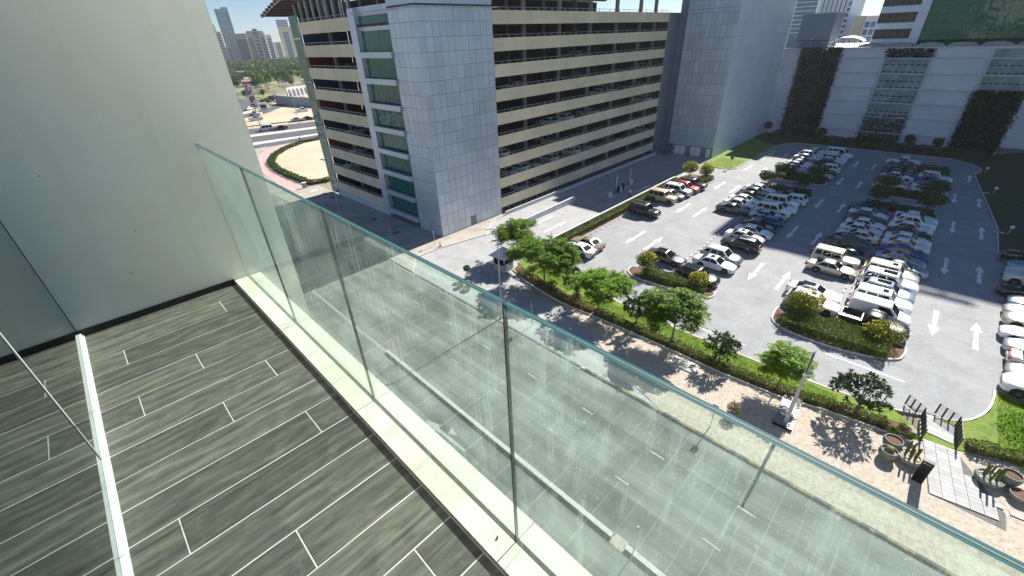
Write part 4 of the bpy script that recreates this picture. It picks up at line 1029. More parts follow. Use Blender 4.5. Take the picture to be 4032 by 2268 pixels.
def row(phrase, cars, yfix=None, mix=.35, detail=2):
    cars = sorted(cars, key=lambda c: c[2])
    for i, c in enumerate(cars):
        kind, col, x, y, d = c[:5]; opt = c[5] if len(c) > 5 else ''; roof = c[6] if len(c) > 6 else None
        if yfix is not None: y = y * (1 - mix) + yfix * mix
        place = 'nearest the street' if i == 0 else (ORD[i] + ' from the street')
        nm = {'4x4': 'off-roader', 'jeep': 'boxy jeep', 'van': 'panel van'}.get(kind, kind)
        rf = (', ' + roof + ' roof') if roof and roof != col else ''
        car(kind, col, x, y, (0 if d > 0 else PI) + random.uniform(-.012, .012), '%s %s%s, %s, %s' % (col, nm, rf, place, phrase.replace('in the left row of', 'left row of').replace('in the right row of', 'right row of')), 'cars in ' + phrase.split(' in ')[-1], opt=opt, roof=roof, detail=detail)
row('in the row along the ramp hedge', [('saloon', 'white', 41.35, 28.9, 1), ('saloon', 'gold', 43.6, 29.15, 1), ('4x4', 'black', 58.7, 29.1, -1, 'r'), ('jeep', 'sand', 66.1, 29.8, -1, 'w'), ('saloon', 'brown', 68.5, 29.6, -1), ('4x4', 'silver', 70.9, 29.5, -1, 's', 'white'), ('crossover', 'red', 73.5, 29.2, -1), ('pickup', 'black', 75.9, 29.2, -1, 'r')])
row('in the left row of the near left block', [('saloon', 'white', 80.1, 19.06, -1), ('saloon', 'grey', 77.9, 19.06, -1), ('saloon', 'black', 75.4, 18.9, -1), ('saloon', 'white', 73.0, 19.2, -1), ('saloon', 'white', 70.6, 19.1, -1), ('saloon', 'olive', 67.9, 19.1, -1), ('saloon', 'dark grey', 46.3, 19.4, -1, 'p')], 19.1)
row('in the right row of the near left block', [('saloon', 'dark grey', 79.6, 14.06, -1), ('crossover', 'white', 77.3, 13.7, 1), ('4x4', 'white', 74.95, 14.4, -1), ('saloon', 'white', 72.7, 13.95, -1), ('4x4', 'white', 70.4, 14.3, -1), ('saloon', 'silver', 68.0, 14.3, -1), ('hatchback', 'blue', 65.6, 13.7, 1), ('saloon', 'black', 63.2, 14.0, -1), ('saloon', 'white', 60.8, 13.9, -1), ('saloon', 'white', 58.3, 14.2, -1, 's'), ('crossover', 'black', 55.5, 13.7, 1, 'r'), ('crossover', 'grey', 50.6, 14.3, -1, '', 'white'), ('saloon', 'white', 48.3, 14.2, -1, 's'), ('crossover', 'black', 43.95, 14.4, -1, 'p')])
row('in the left row of the near right block', [('saloon', 'teal', 79.9, 4.1, -1, 'p'), ('saloon', 'white', 77.2, 3.6, -1), ('saloon', 'dark grey', 75.0, 3.5, -1), ('saloon', 'white', 72.6, 3.0, -1), ('saloon', 'white', 70.1, 3.3, -1), ('saloon', 'cream', 67.6, 3.3, 1), ('saloon', 'teal', 65.1, 4.0, -1), ('crossover', 'dark grey', 62.8, 3.7, -1), ('saloon', 'dark blue', 60.5, 3.3, 1), ('jeep', 'cream', 57.9, 4.2, -1, 'w'), ('saloon', 'beige', 55.4, 3.9, -1), ('saloon', 'white', 48.3, 4.2, -1, 'p'), ('crossover', 'white', 45.9, 3.6, -1, 's')], 3.7)
row('in the right row of the near right block', [('saloon', 'white', 79.5, -1.5, -1), ('crossover', 'white', 76.9, -1.5, -1), ('saloon', 'white', 74.7, -1.25, -1), ('saloon', 'black', 72.2, -1.4, -1), ('saloon', 'white', 69.9, -1.5, -1), ('saloon', 'white', 67.6, -1.5, -1), ('saloon', 'blue', 65.1, -1.7, -1), ('saloon', 'light blue', 62.6, -1.5, -1, 's'), ('saloon', 'light blue', 60.3, -2.1, -1), ('4x4', 'cream', 57.6, -1.0, -1, 's'), ('4x4', 'white', 55.2, -1.2, -1, 'p'), ('crossover', 'light blue', 52.8, -1.3, -1, 'p'), ('4x4', 'white', 50.35, -1.1, -1, 's'), ('van', 'white', 47.8, -1.4, -1), ('pickup', 'black', 45.4, -1.3, -1)], -1.35)
row('in the left row of the far left block', [('saloon', 'white', 114.2, 18.2, -1), ('saloon', 'white', 111.9, 18.3, -1), ('crossover', 'white', 109.4, 18.3, -1), ('saloon', 'white', 107.0, 18.4, -1), ('saloon', 'black', 104.0, 18.6, -1), ('saloon', 'white', 101.8, 18.2, -1), ('saloon', 'white', 99.6, 18.2, -1), ('saloon', 'light blue', 96.9, 17.9, -1), ('saloon', 'black', 94.9, 18.3, -1)], 18.4, detail=1)
row('in the right row of the far left block', [('minibus', 'white', 113.8, 14.0, -1), ('crossover', 'white', 111.2, 14.3, -1), ('crossover', 'white', 109.0, 14.2, -1), ('saloon', 'white', 106.8, 14.3, -1), ('hatchback', 'dark blue', 104.2, 14.0, -1), ('crossover', 'white', 100.0, 13.4, 1), ('crossover', 'black', 97.4, 13.5, -1, '', 'white'), ('saloon', 'silver', 94.9, 13.5, -1, '', 'black')], 13.9, detail=1)
row('in the left row of the far right block', [('pickup', 'white', 113.4, 3.4, 1), ('saloon', 'dark blue', 111.1, 3.2, 1), ('saloon', 'dark grey', 108.7, 3.3, 1), ('saloon', 'black', 106.0, 3.1, -1), ('saloon', 'dark blue', 103.7, 3.1, -1), ('saloon', 'white', 101.3, 2.9, -1), ('saloon', 'silver', 97.8, 3.3, -1), ('saloon', 'cream', 94.9, 3.2, -1)], 3.2, detail=1)
row('in the right row of the far right block', [('crossover', 'white', 104.1, -2.0, -1), ('saloon', 'blue', 101.8, -1.7, -1), ('saloon', 'dark blue', 99.2, -1.6, 1), ('saloon', 'white', 97.0, -1.6, -1), ('saloon', 'cream', 94.6, -1.7, -1)], -1.7, detail=1)
J = [('4x4', 'black', 71.5, -9.8, 1), ('saloon', 'light blue', 69.0, -10.3, 1), ('4x4', 'cream', 64.9, -9.9, 1), ('saloon', 'white', 66.9, -10.1, 1), ('saloon', 'black', 61.2, -9.5, 1), ('saloon', 'light blue', 58.9, -10.2, 1), ('saloon', 'silver', 56.6, -9.9, 1), ('crossover', 'beige', 54.4, -9.8, 1), ('saloon', 'white', 51.7, -9.6, 1), ('saloon', 'silver', 49.4, -9.85, 1), ('saloon', 'beige', 47.2, -10.0, -1), ('saloon', 'silver', 45.1, -9.9, 1), ('4x4', 'white', 42.9, -9.6, 1)]
row('in the row at the right edge', [(k, c, x, y - KIND[k]['L'] / 2, d) for k, c, x, y, d in J])
# cars seen inside the garage, noses or tails against the parapet
dz = lambda j: TOP - PT * j - 1.0 + .003
GC = [(2, 66.3, 'silver', 'saloon'), (2, 68.7, 'white', 'crossover'), (3, 52.2, 'white', 'saloon'), (3, 66.5, 'grey', 'saloon'), (3, 69.1, 'white', 'saloon'), (3, 80.9, 'silver', 'saloon'), (3, 91.2, 'white', 'crossover'), (3, 93.6, 'white', 'saloon'), (4, 75.2, 'white', 'saloon'), (4, 78.2, 'white', 'crossover'), (4, 86.4, 'silver', 'saloon'), (4, 89.2, 'white', 'saloon'),
      (5, 72.3, 'white', 'saloon'), (5, 60.5, 'white', 'saloon'), (5, 64.1, 'white', 'crossover'), (5, 92.0, 'white', 'crossover'), (6, 47.7, 'white', 'crossover'), (6, 60.4, 'silver', 'crossover'), (7, 49.8, 'white', 'saloon'), (7, 52.2, 'white', 'crossover'), (7, 55.5, 'white', 'saloon'), (7, 60.2, 'white', 'crossover'), (7, 66.6, 'white', 'crossover'), (7, 71.8, 'white', 'saloon'), (7, 80.4, 'silver', 'saloon'), (7, 93.2, 'white', 'saloon'), (8, 52.2, 'white', 'saloon'), (8, 58.5, 'silver', 'saloon')]
LV = ['top', 'second', 'third', 'fourth', 'fifth', 'sixth', 'seventh', 'eighth', 'ninth']
seen = {}
for j, x, c, kd in sorted(GC):
    seen[j] = seen.get(j, 0) + 1
    if dz(j) < .5: z = .02
    else: z = dz(j)
    car(kd, c, x, GY + 3.1, 0 if (j + int(x)) % 2 else PI, '%s %s inside the garage, %s from the corner on %s deck down' % (c, kd, ['first', 'second', 'third', 'fourth', 'fifth', 'sixth', 'seventh', 'eighth'][seen[j] - 1], LV[j]), 'cars inside the garage', z=z, detail=1)
for j, y, c, kd, lb in ((2, 68.0, 'silver', 'crossover', 'third'), (2, 71.0, 'white', 'saloon', 'third'), (5, 72.3, 'white', 'saloon', 'sixth'), (6, 68.3, 'silver', 'saloon', 'seventh'), (6, 72.2, 'white', 'saloon', 'seventh'), (7, 77.0 - 1.5, 'white', 'minibus', 'eighth'), (7, 69.2, 'dark grey', 'saloon', 'eighth'), (8, 70.5, 'grey', 'saloon', 'ninth')):
    car(kd, c, GX + 3.1, y, PI / 2, '%s %s on %s deck down, behind the short side of the garage' % (c, kd, lb), 'cars inside the garage', z=max(dz(j), .02), detail=1)
# traffic and parked cars on the sand lot
car('minibus', 'white', 50.8, 167.0, PI / 2 - .2 + PI, 'white van driving ahead of the black saloon on the far carriageway', z=-.009, detail=1).rotation_euler[2] = PI / 2 + .0 - .22
car('saloon', 'black', 54.9, 164.6, PI / 2 - .22, 'black saloon driving close behind the white van on the far carriageway', z=-.009, detail=1)
car('pickup', 'silver', 57.5, 195.6, -PI / 2 + .1, 'silver pickup parked beside the red and white pylon on the sand lot', z=-.02, detail=1)
car('pickup', 'white', 78.9, 203.2, -PI / 2 - .1, 'white pickup on the sand lot below the grey ramp wall', z=-.02, detail=1)
car('saloon', 'silver', 66.3, 177.6, -PI / 2 - .25, 'silver saloon on the sand lot just right of the far lamp post', z=-.02, detail=1)
car('saloon', 'black', 70.3, 176.9, -PI / 2 - .25, 'black saloon on the sand lot nearest the green glass corner', z=-.02, detail=1)
car('pickup', 'cream', 62.6, 211.2, .6, 'cream pickup on the diagonal road behind the pylon post', z=.002, detail=1)
car('saloon', 'white', 67.4, 234.8, -.9, 'white saloon beside the lawn left of the pylon post', z=.006, detail=1)
# ================================================================== VEGETATION
def leafmesh(name, c, ax, ay, mt, parent=None, loc=(0, 0, 0)):
    """one rhombic leaf face per row of c; ax half length, ay half width"""
    n = len(c)
    v = np.empty((n, 4, 3), np.float32)
    v[:, 0] = c - ax; v[:, 1] = c - ay + ax * .1; v[:, 2] = c + ax; v[:, 3] = c + ay + ax * .1
    me = bpy.data.meshes.new(name)
    me.vertices.add(4 * n); me.vertices.foreach_set("co", v.reshape(-1))
    me.loops.add(4 * n); me.loops.foreach_set("vertex_index", np.arange(4 * n, dtype=np.int32))
    me.polygons.add(n); me.polygons.foreach_set("loop_start", np.arange(0, 4 * n, 4, dtype=np.int32)); me.polygons.foreach_set("loop_total", np.full(n, 4, np.int32))
    me.materials.append(mt); me.update(calc_edges=True)
    return link(name, me, parent, loc)
def unit(v): return v / np.maximum(np.linalg.norm(v, axis=-1, keepdims=True), 1e-6)
def rvec(n): return unit(rng.normal(size=(n, 3)))
def frame(n, s, w, upb=0.0):
    a = rvec(n); b = rvec(n); b[:, 2] *= (1 - upb); b = unit(b - a * (a * b).sum(1, keepdims=True))
    k = rng.uniform(.7, 1.3, (n, 1)); return a * s * k, b * w * k
def inball(n, rx, ry, rz, lo=.3):
    d = rvec(n) * (rng.uniform(lo ** 3, 1, (n, 1)) ** (1 / 3)); return d * np.array([rx, ry, rz])
def limbs(mb, base, forks, r0):
    base = Vector(base)
    for f in forks:
        f = Vector(f); mid = base.lerp(f, .55) + Vector((random.uniform(-.1, .1), random.uniform(-.1, .1), random.uniform(0, .2)))
        mb.tube(base, mid, r0, r0 * .65, 6); mb.tube(mid, f, r0 * .65, r0 * .2, 5)
        for _ in range(2):
            e = mid.lerp(f, .6) + Vector((random.uniform(-.6, .6), random.uniform(-.6, .6), random.uniform(.1, .5)))
            mb.tube(mid.lerp(f, .3), e, r0 * .35, r0 * .1, 5)
def feather_tree(label, x, y, cz, rx, rz, off=(0, 0), leaf='leaf_feather', ntip=230, trunk=.11, lean=(0, 0), group=None):
    t = thing('feathery_tree', label, 'tree', (x, y, .1), 0, group)
    fork = Vector((lean[0], lean[1], cz - rz * .75))
    mb = MB(); mb.tube((0, 0, -.1), fork * .5 + Vector((.05, .03, 0)), trunk, trunk * .8, 8); mb.tube(fork * .5 + Vector((.05, .03, 0)), fork, trunk * .8, trunk * .6, 8)
    nc = 16; cc = inball(nc, rx * .78, rx * .78, rz * .7, .5); cc[:, 2] = np.abs(cc[:, 2]) * .9 - rz * .25; cc += np.array([off[0], off[1], cz])
    limbs(mb, fork, [tuple(c) for c in cc], trunk * .45)
    mb.build('trunk', M['bark'], t, smooth=True)
    tips = cc[rng.integers(0, nc, ntip)] + inball(ntip, rx * .42, rx * .42, rz * .30, .2)
    tips[:, 2] -= .18 * (np.hypot(tips[:, 0] - off[0], tips[:, 1] - off[1]) / rx) ** 2 * rz
    F = 6; K = 4; n = ntip * F
    p = np.repeat(tips, F, 0); d = rvec(n); d[:, 2] = d[:, 2] * .25 + .12; d = unit(d); ln = rng.uniform(.38, .66, (n, 1))
    C = []; A = []; B = []
    for k in range(K):
        s = (k + .8) / K
        q = p + d * ln * s; q[:, 2] -= (s * s) * .28 * ln[:, 0]
        side = unit(np.cross(d, np.array([0, 0, 1.0])))
        for sg in (-1, 1):
            ax = unit(side * sg + d * .45 + rvec(n) * .15) * .145 * (1.15 - .45 * s); nrm = unit(rvec(n) * .4 + np.array([0, 0, 1.0])); ay = unit(np.cross(nrm, ax)) * .055
            C.append(q + ax * .9); A.append(ax); B.append(ay)
    leafmesh('crown', np.concatenate(C), np.concatenate(A), np.concatenate(B), M[leaf], t)
    return t
def rosette_tree(label, x, y, cz, rx, rz, off=(0, 0), ntip=85, group=None, multi=True, leaf='leaf_dark'):
    t = thing('broadleaf_tree', label, 'tree', (x, y, .1), 0, group)
    d = rvec(ntip); d[:, 2] = np.abs(d[:, 2]) * 1.1 - .25; d = unit(d)
    tips = d * np.array([rx, rx, rz]) * rng.uniform(.62, 1.0, (ntip, 1)) + np.array([off[0], off[1], cz])
    mb = MB(); fork = Vector((off[0] * .3, off[1] * .3, max(.35, cz - rz * .9)))
    mb.tube((0, 0, -.1), fork, .09, .07, 8)
    limbs(mb, fork, [tuple(q) for q in tips[:18]], .045)
    mb.build('trunk', M['bark_grey'], t, smooth=True)
    F = 11; n = ntip * F
    p = np.repeat(tips, F, 0); out = np.repeat(d, F, 0)
    a = unit(rvec(n) + out * .55); ln = rng.uniform(.13, .21, (n, 1)); ax = a * ln
    nr = unit(out + rvec(n) * .4); ay = unit(np.cross(nr, a)) * ln * .36
    leafmesh('crown', p + ax, ax, ay, M[leaf], t)
    return t
def bush(name, label, x, y, cz, rx, ry, rz, n, leaf, sz=.08, flowers=0, fm='flower', group=None, z0=.1, cat='shrub', fdir=None, trunk=True):
    t = thing(name, label, cat, (x, y, z0), 0, group)
    nb = 9; bc = inball(nb, rx * .55, ry * .55, rz * .5, .4); w = rng.integers(0, nb, n)
    c = bc[w] + inball(n, rx * .58, ry * .58, rz * .6, .55); c[:, 2] = np.maximum(c[:, 2] + cz, .02)
    ax, ay = frame(n, sz, sz * .5, .2)
    leafmesh('crown', c, ax, ay, M[leaf], t)
    if trunk:
        mb = MB()
        for q in range(4):
            a = random.uniform(0, 6.28); e = (rx * .4 * math.cos(a), ry * .4 * math.sin(a), cz); mb.tube((.05 * math.cos(a), .05 * math.sin(a), -.1), e, .045, .02, 6)
        mb.build('stem', M['bark'], t)
    if flowers:
        fc = rvec(flowers); fc[:, 2] = np.abs(fc[:, 2])
        if fdir is not None: fc = unit(fc + np.array(fdir))
        fc = fc * np.array([rx, ry, rz]) * rng.uniform(.85, 1.05, (flowers, 1)); fc[:, 2] += cz
        rep = 5; c = np.repeat(fc, rep, 0) + inball(flowers * rep, .07, .07, .07); ax, ay = frame(len(c), .05, .035, .1)
        stuff(leafmesh('flowers', c, ax, ay, M[fm], t))
    return t
def hedge(label, pts, w, h, leaf='leaf_hedge', dens=260, sz=.07, z0=.1, lump=.12, name='hedge'):
    """clipped hedge along a polyline"""
    t = thing(name, label, 'hedge', (pts[0][0], pts[0][1], z0))
    C = []
    for (x0, y0), (x1, y1) in zip(pts[:-1], pts[1:]):
        L_ = math.hypot(x1 - x0, y1 - y0); n = int(dens * L_ * (w + 2 * h))
        u = rng.uniform(0, 1, n); s = rng.uniform(-1, 1, n); zz = rng.uniform(0, 1, n)
        top = rng.uniform(0, 1, n) < w / (w + 2 * h); zz = np.where(top, 1 - .12 * rng.uniform(0, 1, n), zz); s = np.where(top, s, np.sign(s) * (1 - .15 * rng.uniform(0, 1, n)))
        lx = x0 + (x1 - x0) * u; ly = y0 + (y1 - y0) * u
        k = 1 + lump * (np.sin(lx * 2.1 + ly * 1.7) + np.sin(ly * 3.3 - lx * 1.1)) * .6
        nx, ny = -(y1 - y0) / L_, (x1 - x0) / L_
        C.append(np.stack([lx + nx * s * w / 2 * k - pts[0][0], ly + ny * s * w / 2 * k - pts[0][1], zz * h * k], 1))
    c = np.concatenate(C); ax, ay = frame(len(c), sz, sz * .55, .2)
    leafmesh('foliage', c, ax, ay, M[leaf], t)
    mb = MB()
    for (x0, y0), (x1, y1) in zip(pts[:-1], pts[1:]): mb.bar((x0 - pts[0][0], y0 - pts[0][1], h * .35), (x1 - pts[0][0], y1 - pts[0][1], h * .3), w * .5, h * .45)
    mb.build('branches', M['soil'], t)
    return t

# street-side trees
feather_tree('green feathery tree farthest left, behind the pyramid-roofed booth', 35.2, 34.0, 3.9, 3.0, 1.9, leaf='leaf_feather', ntip=220)
feather_tree('large dark green feathery tree between the booth and the white saloon', 32.1, 26.9, 4.2, 3.6, 3.0, off=(.2, .2), ntip=480, trunk=.12)
feather_tree('bright green feathery tree left of the near planting island', 31.4, 19.2, 3.6, 3.1, 2.0, leaf='leaf_bright', ntip=290)
feather_tree('green feathery tree with straight bare trunk in front of the flowering island', 31.4, 11.3, 4.1, 2.85, 2.6, ntip=340, off=(.2, .3))
feather_tree('small bright feathery tree beside the tall square light column', 31.4, 2.6, 3.0, 1.8, 1.9, leaf='leaf_bright', ntip=150, trunk=.07)
rosette_tree('dark leafy small tree half hidden left of the bright feathery tree', 32.3, 22.5, 1.9, 1.5, 1.5)
rosette_tree('dark broad-leaved small tree just left of the straight-trunked feathery tree', 32.2, 15.3, 1.8, 1.45, 1.5)
rosette_tree('compact dark round broad-leaved tree above the pale vent slab', 31.64, 7.2, 1.75, 1.4, 1.1)
rosette_tree('wide dark broad-leaved tree nearest the footbridge', 32.2, -2.3, 2.1, 1.75, 1.15, off=(.1, .3), ntip=120)
# flowering shrubs on the islands
SH = 'yellow flowering shrubs on the islands'
bush('flowering_shrub', 'round shrub dotted with yellow flowers beside the dark saloon', 41.9, 19.8, 1.55, 1.35, 1.35, 1.15, 2600, 'leaf_shrub', .085, 90, group=SH, z0=.12, fdir=(.5, -.5, .2))
bush('flowering_shrub', 'bright yellow flowering shrub in front of the black glass-roofed crossover', 42.4, 13.6, 1.0, 1.15, 1.2, .95, 1900, 'leaf_shrub', .085, 150, group=SH, z0=.12)
bush('flowering_shrub', 'largest yellow-green shrub, in front of the two white cars', 43.5, 4.1, 1.5, 1.6, 1.9, 1.45, 4200, 'leaf_shrub', .085, 120, group=SH, z0=.12, fdir=(.3, -.7, .2))
bush('flowering_shrub', 'yellow-green shrub in front of the black pickup', 43.3, -2.2, 1.15, 1.25, 1.6, 1.05, 2600, 'leaf_shrub', .085, 90, group=SH, z0=.12)
bush('flowering_shrub', 'yellow-green shrub at the far left corner island, next to the ramp', 82.4, 32.4, 1.6, 1.6, 1.6, 1.3, 1500, 'leaf_shrub', .13, 110, group=SH, z0=.12)
bush('flowering_shrub', 'yellow-green shrub at the far left corner island, next to the aisle', 83.2, 29.6, 1.7, 1.55, 1.55, 1.35, 1500, 'leaf_shrub', .13, 110, group=SH, z0=.12)
hedge('low clipped hedge on the near left planting island', [(41.6, 19.6), (41.9, 12.6)], 1.9, .8, dens=330)
hedge('low clipped hedge on the near right planting island', [(42.0, 5.0), (42.2, -3.0)], 3.1, .85, dens=300)
hedge('low bushes at the far left corner island', [(79.3, 29.0), (82.8, 28.8)], 1.8, .8, dens=110, sz=.1)
hedge('long yellowish hedge along the ramp parapet, sunlit near the street', [(41.3, 32.35), (77.6, 32.25)], 1.15, .85, dens=120, sz=.085)
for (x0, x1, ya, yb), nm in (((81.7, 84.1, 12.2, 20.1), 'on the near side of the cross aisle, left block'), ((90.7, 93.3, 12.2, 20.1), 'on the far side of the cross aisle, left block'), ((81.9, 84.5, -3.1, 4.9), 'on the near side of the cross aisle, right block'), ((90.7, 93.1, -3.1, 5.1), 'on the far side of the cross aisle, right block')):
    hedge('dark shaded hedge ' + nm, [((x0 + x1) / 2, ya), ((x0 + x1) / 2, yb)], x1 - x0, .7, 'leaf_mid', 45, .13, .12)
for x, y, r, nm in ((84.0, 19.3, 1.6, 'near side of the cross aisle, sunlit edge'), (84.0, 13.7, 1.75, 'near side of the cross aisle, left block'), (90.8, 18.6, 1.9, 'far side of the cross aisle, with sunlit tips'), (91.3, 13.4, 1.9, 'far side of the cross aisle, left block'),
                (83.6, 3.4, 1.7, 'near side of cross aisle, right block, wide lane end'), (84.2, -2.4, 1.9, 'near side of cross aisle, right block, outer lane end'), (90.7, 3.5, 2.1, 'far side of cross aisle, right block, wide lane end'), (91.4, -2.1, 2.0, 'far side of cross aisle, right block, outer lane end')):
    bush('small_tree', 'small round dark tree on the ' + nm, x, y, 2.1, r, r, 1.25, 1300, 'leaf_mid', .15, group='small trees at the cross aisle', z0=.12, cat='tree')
# planting along the strip
hedge('low dry brown hedge along the gravel footway, left part', [(32.3, 31.0), (31.9, 28.4), (31.5, 26.0), (31.1, 22.8), (31.2, 19.6)], .95, .55, 'leaf_dry', 170, .075)
hedge('low green and brown hedge along the gravel footway, right part', [(31.2, 19.4), (31.2, 11), (31.15, 6), (31.4, 2), (32.0, -.6), (32.5, -4)], .9, .5, 'leaf_hedge', 190, .075)
hedge('thin clipped hedge edging the lawn at the lower right', [(33.7, -8.1), (34.6, -10.6), (35.0, -16)], .9, .6, 'leaf_hedge', 170, .075)
for i, (x, y, r, lf, nm) in enumerate(((33.0, 29.8, .75, 'leaf_hedge', 'green bush beside the booth'), (31.8, 25.6, .8, 'leaf_dry', 'dry bush at the foot of the large feathery tree'), (31.7, 22.0, .7, 'leaf_dry', 'dry bush below the dark small tree'), (32.1, 13.4, .55, 'leaf_hedge', 'low bush left of the straight-trunked tree'), (32.3, -3.9, .42, 'leaf_dry', 'clipped ball bush, left one beside the footbridge'), (32.6, -4.9, .40, 'leaf_dry', 'clipped ball bush, upper one beside the footbridge'), (32.0, -4.4, .38, 'leaf_hedge', 'dark clipped ball bush, left one beside the pots'), (32.2, -5.3, .4, 'leaf_hedge', 'dark clipped ball bush nearest the footbridge railing'))):
    bush('low_bush', nm, x, y, r * .8, r, r, r * .75, int(900 * r) + 250, lf, .06, cat='bush', trunk=False)
# grass blades on the sunlit lawns: nobody could count them
def blades(name, boxes, n, z):
    C = []
    for (x0, x1, y0, y1), k in boxes: C.append(np.stack([rng.uniform(x0, x1, k), rng.uniform(y0, y1, k), np.full(k, z)], 1))
    c = np.concatenate(C); m = len(c); ax = rvec(m) * .3 + np.array([0, 0, 1.0]); ax = unit(ax) * rng.uniform(.03, .07, (m, 1)); ay = unit(np.cross(ax, rvec(m))) * .02
    return stuff(tag(leafmesh(name, c + ax, ax, ay, M['leaf_bright']), 'short bright green lawn grass beside the car park', 'grass'))
blades('grass', [((32.3, 33.7, -1, 22), 9000), ((32.9, 37.5, 24, 31), 7000), ((35.2, 41.5, -16, -9.6), 9000), ((91.6, 100, 28, 33), 3000)], 0, .105)
leafy = inball(1500, 2.6, 2.2, .5, .2); leafy[:, 2] = np.abs(leafy[:, 2]); ax, ay = frame(1500, .09, .05)
gc = thing('ground_cover', 'bright green leafy ground cover on the lawn at the right edge', 'plants', (37.8, -11.6, .1)); leafmesh('foliage', leafy, ax, ay, M['leaf_bright'], gc)

# climbing plants on the mall wall
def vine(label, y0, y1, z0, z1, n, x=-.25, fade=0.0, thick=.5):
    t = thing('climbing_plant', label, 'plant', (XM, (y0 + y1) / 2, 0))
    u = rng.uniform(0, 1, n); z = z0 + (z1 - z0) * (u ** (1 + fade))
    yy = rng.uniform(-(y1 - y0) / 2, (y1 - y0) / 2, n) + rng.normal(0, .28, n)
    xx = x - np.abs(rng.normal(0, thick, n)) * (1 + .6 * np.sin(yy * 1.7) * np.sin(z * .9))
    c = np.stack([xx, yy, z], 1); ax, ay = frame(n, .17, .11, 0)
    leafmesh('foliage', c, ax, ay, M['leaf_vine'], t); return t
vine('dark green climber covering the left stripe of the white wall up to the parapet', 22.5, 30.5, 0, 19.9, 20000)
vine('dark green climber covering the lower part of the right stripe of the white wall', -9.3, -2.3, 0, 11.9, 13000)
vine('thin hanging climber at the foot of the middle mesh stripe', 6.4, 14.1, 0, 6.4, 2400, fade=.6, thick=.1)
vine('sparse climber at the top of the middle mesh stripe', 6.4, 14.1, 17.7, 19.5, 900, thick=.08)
hedge('dark shrub border at the foot of the white wall', [(130.6, 31.5), (129.8, 22), (129.4, 8), (129.0, -8)], 3.2, 1.0, 'leaf_mid', 14, .2)
for x, y, r, nm in ((129.5, 33.0, 1.1, 'where the pale tower meets the white wall'), (127.5, 20.5, 1.2, 'behind the white passenger van'), (128, 4.3, 1.3, 'behind the white pickup'), (127.6, -.4, 1.2, 'at the far right end of the car park')):
    bush('small_tree', 'small dark shrub tree ' + nm, x, y, 2.4, r, r, 1.1, 500, 'leaf_mid', .2, cat='tree')
hedge('dark hedge between the far right cars and the outer road', [(106.5, -1.5), (113, -1.2)], 4.0, .8, 'leaf_mid', 22, .17)

M['park'] = mat('park', (.10, .13, .04), .95, .3, .05, tint=(.33, .28, .19))
# far left planting
hedge('dark hedge curving round the sand field', [(36.4, 89.1), (32.6, 90.0), (32.4, 98), (32.6, 107), (34.2, 116), (38, 123.9), (43.3, 130), (49.8, 134.6), (57, 135.4)], 1.5, .7, 'leaf_mid', 36, .16, 0)
def palm(x, y, h, label, group):
    t = thing('palm_tree', label, 'palm tree', (x, y, 0), 0, group)
    MB().tube((0, 0, -.1), (.15, .1, h), .24, .17, 8).build('trunk', M['bark'], t)
    C = []; A = []; B = []
    for k in range(18):
        a = random.uniform(0, 6.28); e = random.uniform(-.2, 1.0); L_ = random.uniform(1.7, 2.5)
        for s in np.linspace(.15, 1, 7):
            r_ = L_ * s * math.cos(e * .6); z = h + L_ * s * math.sin(e) - 1.5 * s * s
            for sg in (-1, 1):
                p = np.array([r_ * math.cos(a), r_ * math.sin(a), z]); sd = np.array([-math.sin(a) * sg, math.cos(a) * sg, -.25])
                C.append(p + sd * .28); A.append(sd * .42); B.append(np.array([math.cos(a), math.sin(a), -.3]) * .12)
    leafmesh('crown', np.array(C) + np.array([.15, .1, 0]), np.array(A), np.array(B), M['leaf_mid'], t)
for i, (x, y) in enumerate(((101.5, 317), (103.5, 314), (107.2, 321), (124.5, 350), (120.2, 331), (117.5, 319), (94, 300), (131, 342), (112, 336), (140, 372))):
    palm(x, y, random.uniform(6.0, 7.6), 'tall palm in the distant park, %s from the left end of its group' % ['third', 'fourth', 'fifth', 'ninth', 'eighth', 'seventh', 'first', 'tenth', 'sixth', 'last'][i], 'palms in the distant park')
def crown_tree(x, y, h, r, label, leaf='leaf_mid', group='trees of the distant park', sz=.42, n=260):
    t = thing('park_tree', label, 'tree', (x, y, 0), 0, group)
    MB().tube((0, 0, -.1), (0, 0, h - r * .5), .2, .1, 6).build('trunk', M['bark'], t)
    nb = 6; bc = inball(nb, r * .6, r * .6, r * .4, .4); c = bc[rng.integers(0, nb, n)] + inball(n, r * .6, r * .6, r * .5, .4); c[:, 2] += h
    ax, ay = frame(n, sz, sz * .6, .2); leafmesh('crown', c, ax, ay, M[leaf], t)
for i, (x, y, h, r, nm) in enumerate(((74.5, 236, 2.3, 1.6, 'clipped round tree on the corner, left one beside the white kiosk'), (78.5, 240, 2.5, 1.8, 'clipped round tree on the corner, middle one beside the white kiosk'), (82, 247, 2.8, 2.0, 'clipped round tree on the corner, right one beside the white kiosk'), (64.5, 262, 3.2, 2.6, 'leafy tree between the pylon and the balcony wall'), (71, 268, 3.4, 2.6, 'leafy tree just right of the pylon top'), (60, 250, 3.0, 2.4, 'leafy tree left of the pylon next to the balcony wall'), (84, 290, 3, 2.2, 'leafy tree behind the pylon'), (93, 290, 2.6, 2.0, 'round tree left of the white wedge sign'), (66, 285, 3.2, 2.6, 'leafy tree far left beside the balcony wall'))):
    crown_tree(x, y, h, r, nm, 'leaf_hedge' if i % 2 else 'leaf_mid')
k = 0
